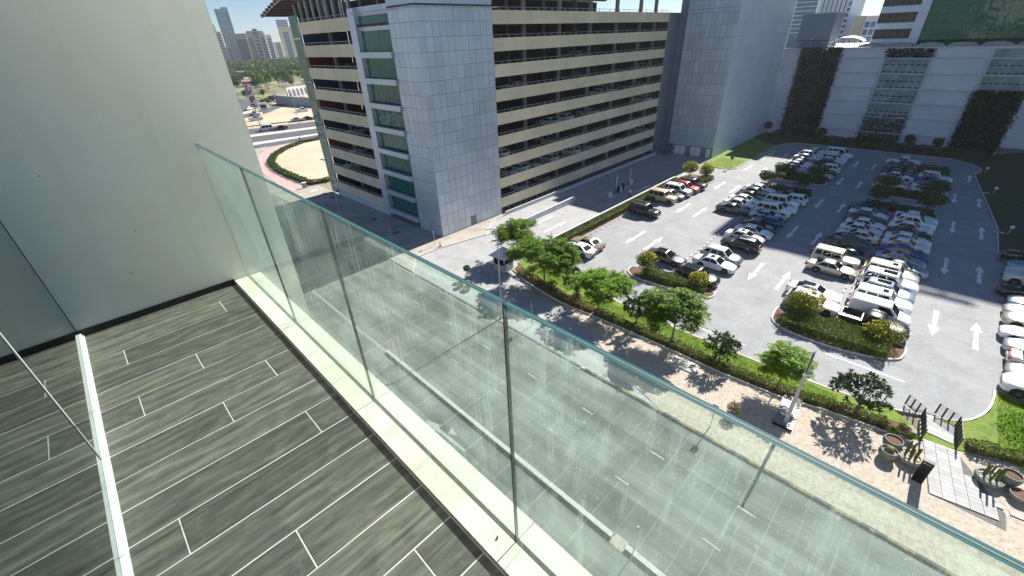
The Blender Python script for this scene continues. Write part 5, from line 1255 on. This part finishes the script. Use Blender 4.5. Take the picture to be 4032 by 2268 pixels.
for i in range(70):
    az = math.radians(random.uniform(66.5, 75.0)); R_ = random.uniform(370, 560)
    h = random.uniform(3.5, 6.5); r = random.uniform(2.6, 4.6)
    crown_tree(R_ * math.cos(az), R_ * math.sin(az), h, r, 'leafy tree of the distant park below the skyline', random.choice(['leaf_mid', 'leaf_hedge', 'leaf_feather', 'leaf_mid', 'leaf_dark']), sz=.8, n=150)
C = []
for i in range(420):
    az = math.radians(rng.uniform(66, 75.5)); R_ = rng.uniform(560, 900); c = inball(45, 5, 5, 3.2, .3) + np.array([R_ * math.cos(az), R_ * math.sin(az), rng.uniform(3, 7)]); C.append(c)
C = np.concatenate(C); ax, ay = frame(len(C), 1.5, 1.0, .2)
stuff(tag(leafmesh('distant_wood', C, ax, ay, M['leaf_mid']), 'belt of dark trees at the foot of the distant skyline', 'trees'))
struct(MB().poly([(95, 300), (140, 300), (190, 420), (300, 640), (120, 640), (80, 420)], -.03).build('park_lawn', M['park']))
struct(MB().poly([(62, 268), (95, 268), (108, 312), (100, 330), (58, 300)], -.028).build('park_lawn', M['park']))
# ================================================================== STREET FURNITURE
def lamp(x, y, h, label, ang, arm=1.0, name='street_lamp', z=.05):
    t = thing(name, label, 'street lamp', (x, y, z), ang)
    MB().lathe([(0, 0), (.16, 0), (.16, .25), (.1, .32), (.075, .4)], (0, 0, 0), 10).build('base', M['galv'], t)
    MB().tube((0, 0, .3), (0, 0, h), .085, .05, 10).tube((0, 0, h), (arm * .5, 0, h + .1), .045, .04, 8).build('pole', M['galv'], t)
    MB().add([(arm * .4, -.1, h + .05), (arm * 1.15, -.16, h + .1), (arm * 1.15, .16, h + .1), (arm * .4, .1, h + .05), (arm * .45, -.08, h + .18), (arm * 1.1, -.1, h + .2), (arm * 1.1, .1, h + .2), (arm * .45, .08, h + .18)], [(3, 2, 1, 0), (4, 5, 6, 7), (0, 1, 5, 4), (1, 2, 6, 5), (2, 3, 7, 6), (3, 0, 4, 7)]).build('lamp_head', M['white_metal'], t)
    return t
lamp(24.3, 25.95, 9.7, 'tall grey street lamp rising beside the booth over the glass rail', PI * .85, .9)
lamp(26.3, 63.8, 9.7, 'street lamp in the shade in front of the short side of the garage', PI * .55, 1.2, z=.1)
lamp(64.3, 171.7, 10.2, 'far street lamp by the guard rail of the carriageway', PI * .6, 1.2, z=0)
lamp(71.5, 218, 7.5, 'far street lamp on the edge of the diagonal road', PI * .6, 1.0, z=0)
lt = thing('light_column', 'tall square tapering light column on the polished stone slab', 'light column', (28.16, 1.16, .26))
MB().add([(-.13, -.13, 0), (.13, -.13, 0), (.13, .13, 0), (-.13, .13, 0), (-.07, -.07, 6.45), (.07, -.07, 6.45), (.07, .07, 6.3), (-.07, .07, 6.3)], [(3, 2, 1, 0), (4, 5, 6, 7), (0, 1, 5, 4), (1, 2, 6, 5), (2, 3, 7, 6), (3, 0, 4, 7)]).build('shaft', M['galv'], lt)
MB().box(-.12, -.10, -.13, .13, 4.4, 4.5).build('collar', M['white_metal'], lt)
MB().box(-.105, -.08, -.03, .03, 4.6, 6.2).build('light_strip', M['black_gloss'], lt)
sl_ = thing('stone_plinth', 'polished grey stone slab with black front edge under the light column', 'plinth', (29.45, 1.32, .05), .06)
M['polished'] = glass_mat('polished_stone', (.22, .22, .23), .4, .15)
MB().box(-1.85, 1.85, -.6, .6, 0, .2).build('slab', M['polished'], sl_); MB().box(-1.87, -1.851, -.6, .6, -.0, .22).build('edge', M['black_gloss'], sl_)
for k in range(4): MB().bar((.6 + .28 * k, -.55, .2), (.9 + .28 * k, -.3, .5 - .04 * k), .14, .03).build('stone_shard', M['concrete'], sl_)

def sign(x, y, label, parts, h, name='traffic_sign', ang=PI, z=.05):
    t = thing(name, label, 'sign', (x, y, z), ang)
    MB().tube((0, 0, 0), (0, 0, h), .035, .035, 8).build('post', M['galv'], t)
    parts(t); return t
def tri(t, z, s, inv=False, inner='white_paint', nm='warning_plate'):
    q = -1 if inv else 1
    o = MB().add([(.04, -s / 2, z - q * s * .29), (.04, s / 2, z - q * s * .29), (.04, 0, z + q * s * .58), (.06, -s / 2, z - q * s * .29), (.06, s / 2, z - q * s * .29), (.06, 0, z + q * s * .58)], [(0, 2, 1), (3, 4, 5), (0, 1, 4, 3), (1, 2, 5, 4), (2, 0, 3, 5)]).build(nm, M['red'], t)
    k = .66
    MB().add([(.063, -s / 2 * k, z - q * s * .29 * k), (.063, s / 2 * k, z - q * s * .29 * k), (.063, 0, z + q * s * .58 * k)], [(0, 1, 2)]).build('plate_face', M[inner], o)
    return o
def s_warn(t):
    o = tri(t, 2.35, .75); MB().box(.066, .07, -.04, .04, 2.25, 2.5).build('exclamation_mark', M['black'], o); MB().box(.066, .07, -.04, .04, 2.16, 2.22).build('exclamation_mark', M['black'], o)
sign(25.3, 22.75, 'red triangle warning sign with exclamation mark under the left trees', s_warn, 2.5, ang=PI * .78)
sign(13.5, 27.85, 'inverted red triangle give way sign at the start of the street median', lambda t: tri(t, 2.2, .85, True), 2.2, ang=PI * .78, z=.1)
def s_ne(t):
    MB().tube((.03, 0, 2.2), (.05, 0, 2.2), .3, .3, 20).build('round_plate', M['red'], t); MB().box(.051, .056, -.2, .2, 2.14, 2.26).build('white_bar', M['white_paint'], t); tri(t, 2.75, .5)
sign(27.7, 51.9, 'red no entry sign with white bar in front of the green window bay', s_ne, 2.9, ang=PI * .72, z=.1)
def s_wh(t): MB().box(.03, .05, -.15, .15, 1.7, 2.15).build('plate', M['white_paint'], t)
sign(30.6, 45.3, 'thin grey sign post with small white plate at the panelled corner', s_wh, 2.15, ang=PI * .8, z=.1)
sign(92.4, 28.45, 'small black sign on a thin post on the sunlit lawn', lambda t: MB().box(.02, .05, -.28, .28, 1.75, 2.45).build('plate', M['dark_metal'], t), 2.4, z=.1)
sign(24.4, 4.95, 'thin sign post on the footway edge seen through the glass', lambda t: MB().box(.02, .04, -.2, .2, 1.7, 2.2).build('plate', M['galv'], t), 2.2)
sign(12.95, 4.5, 'thin bare post on the median near the bottom edge', lambda t: MB().box(.02, .04, -.06, .06, 2.2, 2.5).build('plate', M['galv'], t), 2.5, z=.19)
def cone(x, y, label, z=.1):
    t = thing('traffic_cone', label, 'traffic cone', (x, y, z))
    MB().box(-.2, .2, -.2, .2, 0, .05).build('base', M['orange'], t)
    MB().lathe([(.15, .05), (.03, .78), (0, .78)], (0, 0, 0), 14).build('cone_body', M['orange'], t); MB().lathe([(.113, .30), (.085, .48)], (0, 0, 0), 14).build('white_band', M['white_paint'], t)
cone(30.87, 44.45, 'orange traffic cone with white band at the panelled corner'); cone(25.84, 56.4, 'traffic cone seen through the glass rail on the shaded pavement')
# black totem sign
tt = thing('totem_sign', 'black upright information totem with white lettering beside the paved path', 'sign', (28.6, -6.03, .05), -.08)
MB().box(-.12, .12, -.26, .26, 0, 1.78).build('body', M['black_gloss'], tt)
MB().tube((-.121, .15, 1.60), (-.125, .15, 1.60), .045, .045, 12).build('logo', M['white_paint'], tt)
for z, a, b, m_ in ((1.60, .08, -.14, 'worn_paint'), (1.44, .16, .11, 'concrete_dark'), (1.44, .07, -.1, 'concrete_dark'), (1.33, .16, -.06, 'concrete_dark')): MB().box(-.125, -.121, b, a, z - .022, z + .022).build('lettering', M[m_], tt)
# pots
def pot(x, y, label, r, h, kind='bowl', top='stones', mt='pot', z=.05):
    t = thing('plant_pot', label, 'plant pot', (x, y, z))
    r *= .87; h *= .9
    prof = [(0, 0), (r * .62, 0), (r * .9, h * .35), (r, h * .7), (r * .92, h), (r * .82, h), (r * .85, h * .85), (0, h * .85)]
    MB().lathe(prof, (0, 0, 0), 20).build('pot_body', M[mt], t, smooth=True, sharp=40)
    if top == 'cactus':
        for k in range(6):
            a = k * 1.05; q = r * .45; hh = random.uniform(.7, 1.3)
            MB().lathe([(.055, 0), (.06, hh * .5), (.05, hh - .05), (0, hh)], (q * math.cos(a), q * math.sin(a), h * .82), 8).build('cactus_stem', M['leaf_hedge'], t, smooth=True)
        for k in range(22):
            a = random.uniform(0, 6.28); q = r * .72 * math.sqrt(random.random()); s_ = random.uniform(.05, .09)
            MB().lathe([(0, -s_ * .4), (s_, 0), (s_ * .7, s_ * .6), (0, s_ * .8)], (q * math.cos(a), q * math.sin(a), h * .87), 6).build('pebble', M['stone'], t)
    elif top == 'barrel':
        MB().lathe([(0, -.1), (.22, -.05), (.27, .1), (.2, .24), (0, .28)], (.05, 0, h * .85), 14).build('barrel_cactus', M['leaf_dry'], t, smooth=True)
    elif top == 'plant':
        c = inball(500, r * 1.2, r * 1.2, r * .9, .2) + np.array([0, 0, h + r * .9]); ax, ay = frame(500, .06, .03); leafmesh('foliage', c, ax, ay, M['leaf_dry'], t)
    elif top == 'tree':
        MB().tube((0, 0, h * .8), (.05, 0, h + .7), .03, .025, 6).build('stem', M['bark'], t); c = inball(500, .42, .42, .36, .3) + np.array([0, 0, h + .9]); ax, ay = frame(500, .07, .045); leafmesh('foliage', c, ax, ay, M['leaf_mid'], t)
    else: MB().poly(disc(0, 0, r * .84, r * .84, 16), h * .88).build('soil', M['soil'], t)
pot(30.55, -4.5, 'round green-grey pot of bare soil, uppermost beside the footbridge', .62, .85, mt='pot')
pot(29.4, -4.4, 'round grey pot holding a barrel cactus in front of the soil pot', .58, .8, top='barrel', mt='pot')
pot(30.0, -5.45, 'wide tan bowl of pebbles and upright cacti beside the path', .75, .5, top='cactus', mt='pot_tan')
pot(31.3, -9.1, 'low bowl with cacti at the far right beyond the path', .8, .5, top='cactus', mt='pot'); pot(32.0, -9.95, 'tall grey pot at the far right beyond the path', .6, .85, mt='pot'); pot(31.0, -10.4, 'small low bowl at the right edge beyond the path', .6, .45, mt='pot')
pot(26.4, 4.2, 'grey pot with a dry reddish bush left of the light column', .45, .5, top='plant', mt='pot')
pot(25.6, 34.0, 'round pale pot seen through the glass at the driveway mouth', .5, .55, mt='pot_tan'); pot(27.5, 34.9, 'pot with a small clipped tree at the driveway mouth', .4, .5, top='tree', mt='pot_tan'); pot(25.6, 32.9, 'low bowl seen through the glass beside the pale pot', .6, .35, mt='pot')
# footbridge railings and path
def railing(label, pts):
    t = thing('lattice_railing', label, 'railing', (pts[0][0], pts[0][1], .1))
    o = Vector((pts[0][0], pts[0][1], 0))
    P3 = [Vector((a, b, 0)) - o for a, b in pts]
    for a, b in zip(P3[:-1], P3[1:]):
        n = max(1, round((b - a).length / .45))
        for k in range(n + 1):
            p = a.lerp(b, k / n)
            if k < n or b == P3[-1]: MB().bar(p, p + Vector((0, 0, .95)), .09, .09).build('post', M['dark_metal'], t)
        for z in (.12, .28, .44, .60, .76, .92):
            MB().bar(a + Vector((0, 0, z)), b + Vector((0, 0, z)), .035, .035).build('rail', M['dark_metal'], t)
railing('dark lattice railing on the left side of the footbridge', [(35.9, -4.75), (35.1, -5.7), (32.7, -5.9)]); railing('dark lattice railing on the right side of the footbridge', [(36.2, -6.4), (35.6, -7.5), (33.3, -7.65)])
br = struct(MB().prism([(36.0, -4.9), (35.2, -5.85), (32.9, -6.05), (28.0, -6.6), (27.9, -9.9), (29.2, -9.9), (33.2, -7.5), (35.4, -7.35), (36.0, -6.5)][::-1], .0, .055).build('footpath', M['kerb_dark']))
pv = MB().box(-.165, .165, -.29, .29, 0, .05).mesh('paving_slab', M['paver_white'])
dr = Vector((-1, -.14, 0)).normalized(); sd = Vector((.14, -1, 0)).normalized()
for i in range(14):
    for j in range(5 if i > 8 else (4 if i > 5 else 3)):
        p = Vector((32.75, -6.3, .056)) + dr * (.345 * i + .1) + sd * (.60 * j)
        link('paving_slab', pv, br, (p.x, p.y, .056 + random.uniform(0, .006)), math.atan2(dr.y, dr.x) + PI)
pl = MB().box(-.1, .1, -.72, .72, 0, .05).mesh('plank', M['paver_white'])
for i in range(9): link('plank', pl, br, (33.65 + .215 * i, -6.75, .10), -.1)
for i in range(3): link('paving_slab', pv, br, (29.6 - .1 * i, -9.5 - .84 * i, .058), .1)
vs = thing('vent_slab', 'pale rectangular concrete slab with recessed cover on the gravel', 'slab', (29.45, 9.15, .05), .03)
MB().box(-.62, .62, -1.1, 1.1, 0, .1).build('frame', M['kerb'], vs); MB().box(-.42, .42, -.85, .85, .1, .112).build('cover', M['concrete'], vs)
for x, y, w, nm in ((30.4, 61.2, .55, 'round one near the garage pilaster'), (31.4, 77.6, .55, 'round one farthest along the garage'), (29.7, 53.6, .45, 'square one by the no entry sign'), (33.0 - 1.5, 81.2, .5, 'square one by the green glass corner'), (31.0, 84.7, .6, 'pale square one near the planted corner')):
    rd = 'round' in nm
    o = MB().prism(disc(0, 0, w, w, 20) if rd else [(-w, -w), (w, -w), (w, w), (-w, w)], 0, .012).build('manhole_cover', M['kerb_dark' if 'pale' not in nm else 'concrete_light'], None, (x, y, .1)); tag(o, 'manhole cover on the shaded pavement, ' + nm, 'manhole cover')
bo = thing('litter_bin', 'square grey stone bin at the planted corner of the sand field', 'bin', (30.8, 88.3, .03)); MB().box(-.35, .35, -.35, .35, 0, 1.0).build('bin_body', M['concrete'], bo); MB().box(-.4, .4, -.4, .4, 1.0, 1.1).build('lid', M['concrete_light'], bo)
# booth
bt = thing('guard_booth', 'small guard booth with pyramid roof under the left trees', 'booth', (32.0, 33.3, .02), .1)
MB().box(-.85, .85, -.85, .85, 0, .9).build('lower_wall', M['galv'], bt)
for sx in (-1, 1):
    for sy in (-1, 1): MB().box(sx * .82 - .05, sx * .82 + .05, sy * .82 - .05, sy * .82 + .05, .9, 2.0).build('corner_post', M['galv'], bt)
for a, b, c, d in ((-.83, -.82, -.77, .77), (.82, .83, -.77, .77), (-.77, .77, -.83, -.82), (-.77, .77, .82, .83)): MB().box(a, b, c, d, .9, 2.0).build('window', M['carglass'], bt)
MB().add([(-1.25, -1.25, 1.95), (1.25, -1.25, 1.95), (1.25, 1.25, 1.95), (-1.25, 1.25, 1.95), (0, 0, 3.0), (-1.25, -1.25, 2.03), (1.25, -1.25, 2.03), (1.25, 1.25, 2.03), (-1.25, 1.25, 2.03)], [(3, 2, 1, 0), (5, 6, 4), (6, 7, 4), (7, 8, 4), (8, 5, 4), (0, 1, 6, 5), (1, 2, 7, 6), (2, 3, 8, 7), (3, 0, 5, 8)]).build('roof', M['concrete_light'], bt)
MB().box(-.6, .0, -1.35, -.9, .3, 1.1).build('air_conditioner', M['white_metal'], bt)
# ramp barriers
bi = struct(MB().prism(smooth_poly([(61.6, 37.2), (71.8, 38.3), (71.7, 38.9), (61.5, 37.8)], 2), 0, .14).build('barrier_island', M['kerb']))
for x, y, nm in ((64.6, 38.0, 'nearer the street'), (70.0, 38.5, 'farther from the street')):
    t = thing('boom_barrier', 'raised white boom barrier on the entrance ramp, ' + nm, 'barrier', (x, y, .14)); MB().box(-.18, .18, -.18, .18, 0, 1.05).build('cabinet', M['cladding_dark'], t); MB().bar((0, -.22, .9), (.05, -.22, 3.3), .09, .06).build('boom', M['white_metal'], t)
for x, y, m_, nm in ((65.2, 37.7, 'black', 'black ticket machine left of the two boom barriers'), (67.4, 38.1, 'black', 'black ticket machine between the boom barriers'), (66.3, 37.9, 'white_metal', 'white ticket machine between the black ones'), (62.6, 37.65, 'white_metal', 'low white post at the street end of the barrier island'), (71.2, 38.6, 'white_metal', 'low white post at the far end of the barrier island')):
    t = thing('ticket_machine', nm, 'machine', (x, y, .14)); MB().box(-.2, .2, -.2, .2, 0, 1.3 if m_ == 'black' else .9).build('cabinet', M[m_], t); MB().box(-.22, .22, -.22, .22, 1.3 if m_ == 'black' else .9, 1.36 if m_ == 'black' else .95).build('cap', M['galv'], t)
for x, nm in ((58.5, 'nearest the street'), (60.3, 'next to the barrier island')):
    t = thing('lane_post', 'small red and white lane post on the ramp, ' + nm, 'bollard', (x, 37.3, .005)); MB().lathe([(.14, 0), (.05, .08), (.05, .8), (0, .82)], (0, 0, 0), 8).build('post', M['red'], t); MB().lathe([(.052, .4), (.052, .55)], (0, 0, 0), 8).build('band', M['white_paint'], t)
for x, y, nm in ((81.3, -10.7, 'nearest'), (100.8, -9.3, 'second nearest'), (114.8, -8.2, 'farthest')):
    t = thing('lawn_light', 'low white lawn light on the dark lawn, %s along the right kerb' % nm, 'light', (x, y, .1)); MB().tube((0, 0, 0), (.1, -.1, .8), .05).build('post', M['galv'], t); MB().lathe([(0, .75), (.22, .8), (.25, .95), (.12, 1.1), (0, 1.12)], (.1, -.1, 0), 10).build('lamp_head', M['white_metal'], t); MB().box(-.25, .25, .3, 1.3, -.1, .03).build('footing', M['kerb'], t)
t = thing('bollard_light', 'small white-topped light on the lawn edge by the far flowering shrubs', 'light', (88.0, 33.3, .0)); MB().tube((0, 0, 0), (0, 0, .9), .12, .12, 10).build('post', M['galv'], t); MB().lathe([(.2, .9), (.2, 1.1), (0, 1.15)], (0, 0, 0), 10).build('cap', M['white_metal'], t)
# far guard rail, pylon, wedge sign, ramp wall
gr = thing('guard_rail', 'dark guard rail between the far carriageway and the sand lot', 'guard rail', (50, 177.2, 0), -.245)
MB().box(-40, 80, -.05, .05, .6, .9).build('rail', M['dark_metal'], gr)
ps = MB().box(-.06, .06, -.06, .06, 0, .9).mesh('post', M['dark_metal'])
for k in range(30): link('post', ps, gr, (-40 + 4 * k, .1, 0))
py = thing('pylon_sign', 'tall red and white advertising pylon on a slim white post by the sand lot', 'sign', (53.4, 179.6, 0), math.radians(-16))
MB().box(-.2, .2, -.2, .2, 0, 6.6).build('post', M['white_metal'], py)
MB().box(-1.1, 1.1, -.35, .35, 6.6, 14.4).build('sign_box', M['white_metal'], py)
MB().box(-1.12, 1.12, -.37, .37, 6.5, 7.0).build('red_band', M['red'], py); MB().box(-1.12, 1.12, -.37, .37, 13.9, 14.45).build('red_band', M['red'], py)
for x0, x1, z0, z1, m_ in ((-.95, -.35, 10.2, 13.0, 'grey_print'), (-.6, .2, 7.9, 9.9, 'dark_print'), (.35, .95, 8.6, 10.2, 'red'), (-.3, .3, 10.6, 11.8, 'red'), (.3, .85, 11.2, 12.9, 'pink_print'), (-.8, .0, 13.15, 13.6, 'dark_print'), (-.7, .5, 7.2, 7.6, 'dark_print')):
    M.setdefault('grey_print', mat('grey_print', (.25, .22, .26), .6)); M.setdefault('dark_print', mat('dark_print', (.14, .05, .07), .6)); M.setdefault('pink_print', mat('pink_print', (.55, .28, .30), .6))
    MB().box(x0, x1, -.39, -.351, z0, z1).build('poster_print', M[m_], py)
ws_ = thing('wedge_sign', 'white wedge-shaped roadside sign below the palms', 'sign', (86, 252, 0), math.radians(-20)); MB().add([(-1.6, -.3, 0), (1.6, -.3, 0), (1.6, .3, 0), (-1.6, .3, 0), (-1.2, -.2, 2.6), (.6, -.2, 5.2), (.6, .2, 5.2), (-1.2, .2, 2.6)], [(3, 2, 1, 0), (4, 5, 6, 7), (0, 1, 5, 4), (1, 2, 6, 5), (2, 3, 7, 6), (3, 0, 4, 7)]).build('panel', M['white_metal'], ws_)
for k in range(3): MB().box(-.9 + .5 * k, -.6 + .5 * k, -.33, -.29, 1.5 + .3 * k, 2.3 + .3 * k).build('print', M['grey_print'], ws_)
rw2 = thing('flyover_wall', 'grey curved concrete ramp wall with white balustrade beyond the sand lot', 'wall'); MB().strip([(84, 246), (86, 226), (90, 212), (100, 200)], .5, 0, 4.0).build('wall_body', M['concrete'], rw2)
MB().strip([(96, 262), (120, 275)], .5, 0, 5.5).build('balustrade', M['concrete_light'], rw2)
for k in range(8): MB().box(97 + 2.8 * k, 97.8 + 2.8 * k, 261.6 + 1.5 * k, 261.9 + 1.5 * k, 1, 4.6).build('balustrade_panel', M['concrete'], rw2)
ks = thing('white_kiosk', 'small white roadside kiosk beside the clipped round trees', 'kiosk', (72, 229, 0), -.3); MB().box(-1.4, 1.4, -.8, .8, 0, 2.6).build('wall', M['white_metal'], ks); MB().box(-1.2, 1.2, -.83, -.81, .8, 2.0).build('window', M['carglass'], ks); MB().box(-1.7, 1.7, -1.1, 1.1, 2.6, 2.8).build('roof', M['concrete_light'], ks)
for i, (x, y, w, h, nm) in enumerate(((118, 392, 9, 3, 'low pale pavilion left of the palms in the park'), (150, 400, 7, 3.5, 'low pale pavilion right of the palms in the park'), (85, 345, 10, 3, 'low pale pavilion behind the pylon top'), (150, 520, 16, 5, 'low pale building far back in the park'))):
    t = thing('park_pavilion', nm, 'pavilion', (x, y, 0), -.35); MB().box(-w / 2, w / 2, -3, 3, 0, h).build('wall', M['concrete_light'], t); MB().box(-w / 2 - .5, w / 2 + .5, -3.5, 3.5, h, h + .4).build('roof', M['sand'], t); MB().box(-w / 2 + 1, w / 2 - 1, -3.05, -3.01, .5, h - .6).build('window', M['hz_window'], t)

# ================================================================== PEOPLE
def person(label, x, y, rz, joints, edges, cols, z=0.0):
    """skeleton -> Skin modifier -> one continuous body; clothing colour by height"""
    t = thing('person', label, 'person', (x, y, z), rz)
    me = bpy.data.meshes.new('body'); names = list(joints)
    me.from_pydata([joints[n][0] for n in names], [(names.index(a), names.index(b)) for a, b in edges], [])
    o = bpy.data.objects.new('body', me); COL.objects.link(o)
    sk = o.modifiers.new('skin', 'SKIN'); sv = me.skin_vertices[0].data
    for i, n in enumerate(names): sv[i].radius = (joints[n][1], joints[n][1] if len(joints[n]) < 3 else joints[n][2]); sv[i].use_root = n == 'pelvis'
    ss = o.modifiers.new('sub', 'SUBSURF'); ss.levels = 1; ss.render_levels = 1
    dg = bpy.context.evaluated_depsgraph_get(); ev = o.evaluated_get(dg); m2 = bpy.data.meshes.new_from_object(ev)
    bpy.data.objects.remove(o)
    for c in cols[0]: m2.materials.append(c)
    m2.polygons.foreach_set('material_index', [cols[1](p.center) for p in m2.polygons]); m2.polygons.foreach_set('use_smooth', [True] * len(m2.polygons))
    link('body', m2, t); return t
ED = [('pelvis', 'chest'), ('chest', 'neck'), ('neck', 'head'), ('head', 'crown'), ('chest', 'lsh'), ('lsh', 'lel'), ('lel', 'lha'), ('chest', 'rsh'), ('rsh', 'rel'), ('rel', 'rha'), ('pelvis', 'lhip'), ('lhip', 'lkn'), ('lkn', 'lan'), ('lan', 'lto'), ('pelvis', 'rhip'), ('rhip', 'rkn'), ('rkn', 'ran'), ('ran', 'rto')]
def pose(step, arm):
    return {'pelvis': ((0, 0, .95), .14, .11), 'chest': ((0, .02, 1.32), .17, .12), 'neck': ((0, .02, 1.5), .06), 'head': ((0, .05, 1.62), .095, .105), 'crown': ((0, .04, 1.72), .075), 'lsh': ((-.2, 0, 1.42), .06), 'lel': ((-.26, -arm * .5, 1.15), .047), 'lha': ((-.25, -arm * .3 + .12, .92), .035), 'rsh': ((.2, 0, 1.42), .06), 'rel': ((.26, arm * .5, 1.15), .047), 'rha': ((.25, arm * .6 + .1, .95), .035),
            'lhip': ((-.1, 0, .88), .095), 'lkn': ((-.11, step * .5 + .05, .5), .065), 'lan': ((-.11, step, .09), .045), 'lto': ((-.11, step + .17, .045), .04), 'rhip': ((.1, 0, .88), .095), 'rkn': ((.11, -step * .4 + .05, .5), .065), 'ran': ((.11, -step * 1.05, .11 if step else .09), .045), 'rto': ((.11, -step * 1.05 + .17, .05), .04)}
M['shirt'] = mat('shirt', (.50, .55, .62), .9, .05, 4); M['trouser'] = mat('trouser', (.02, .022, .03), .9, .1, 4); M['darkshirt'] = mat('darkshirt', (.03, .03, .035), .9, .1, 4); M['hair'] = mat('hair', (.015, .012, .01), .7, .1, 6)
def cmap(p): return 3 if p.z > 1.66 else (2 if (p.z > 1.5 or (abs(p.x) > .22 and p.z < 1.2)) else (0 if p.z > .95 else 1))
person('guard in pale blue shirt and dark trousers standing on the ramp by the barriers', 64.3, 34.85, 2.2, pose(0, .05), ED, ([M['shirt'], M['trouser'], M['skin'], M['hair']], cmap), .005)
person('person in dark clothes walking along the pink path by the side road', 49.8, 135.8, 1.4, pose(.3, .3), ED, ([M['darkshirt'], M['trouser'], M['skin'], M['hair']], cmap), .03)

# ================================================================== AIR
hz = MB().box(-950, 2650, -950, 2650, -1.2, 112).build('haze', None if False else M['black'])
hz.data.materials.clear()
hm = bpy.data.materials.new('haze_air'); hm.use_nodes = True; N = hm.node_tree.nodes; N.remove(N["Principled BSDF"])
pv_ = N.new("ShaderNodeVolumePrincipled"); pv_.inputs["Color"].default_value = (.86, .93, 1.0, 1); pv_.inputs["Density"].default_value = .00015; pv_.inputs["Anisotropy"].default_value = .2
hm.node_tree.links.new(pv_.outputs[0], N["Material Output"].inputs["Volume"]); hz.data.materials.append(hm)
stuff(tag(hz, 'pale bluish haze softening the distant skyline', 'haze'))
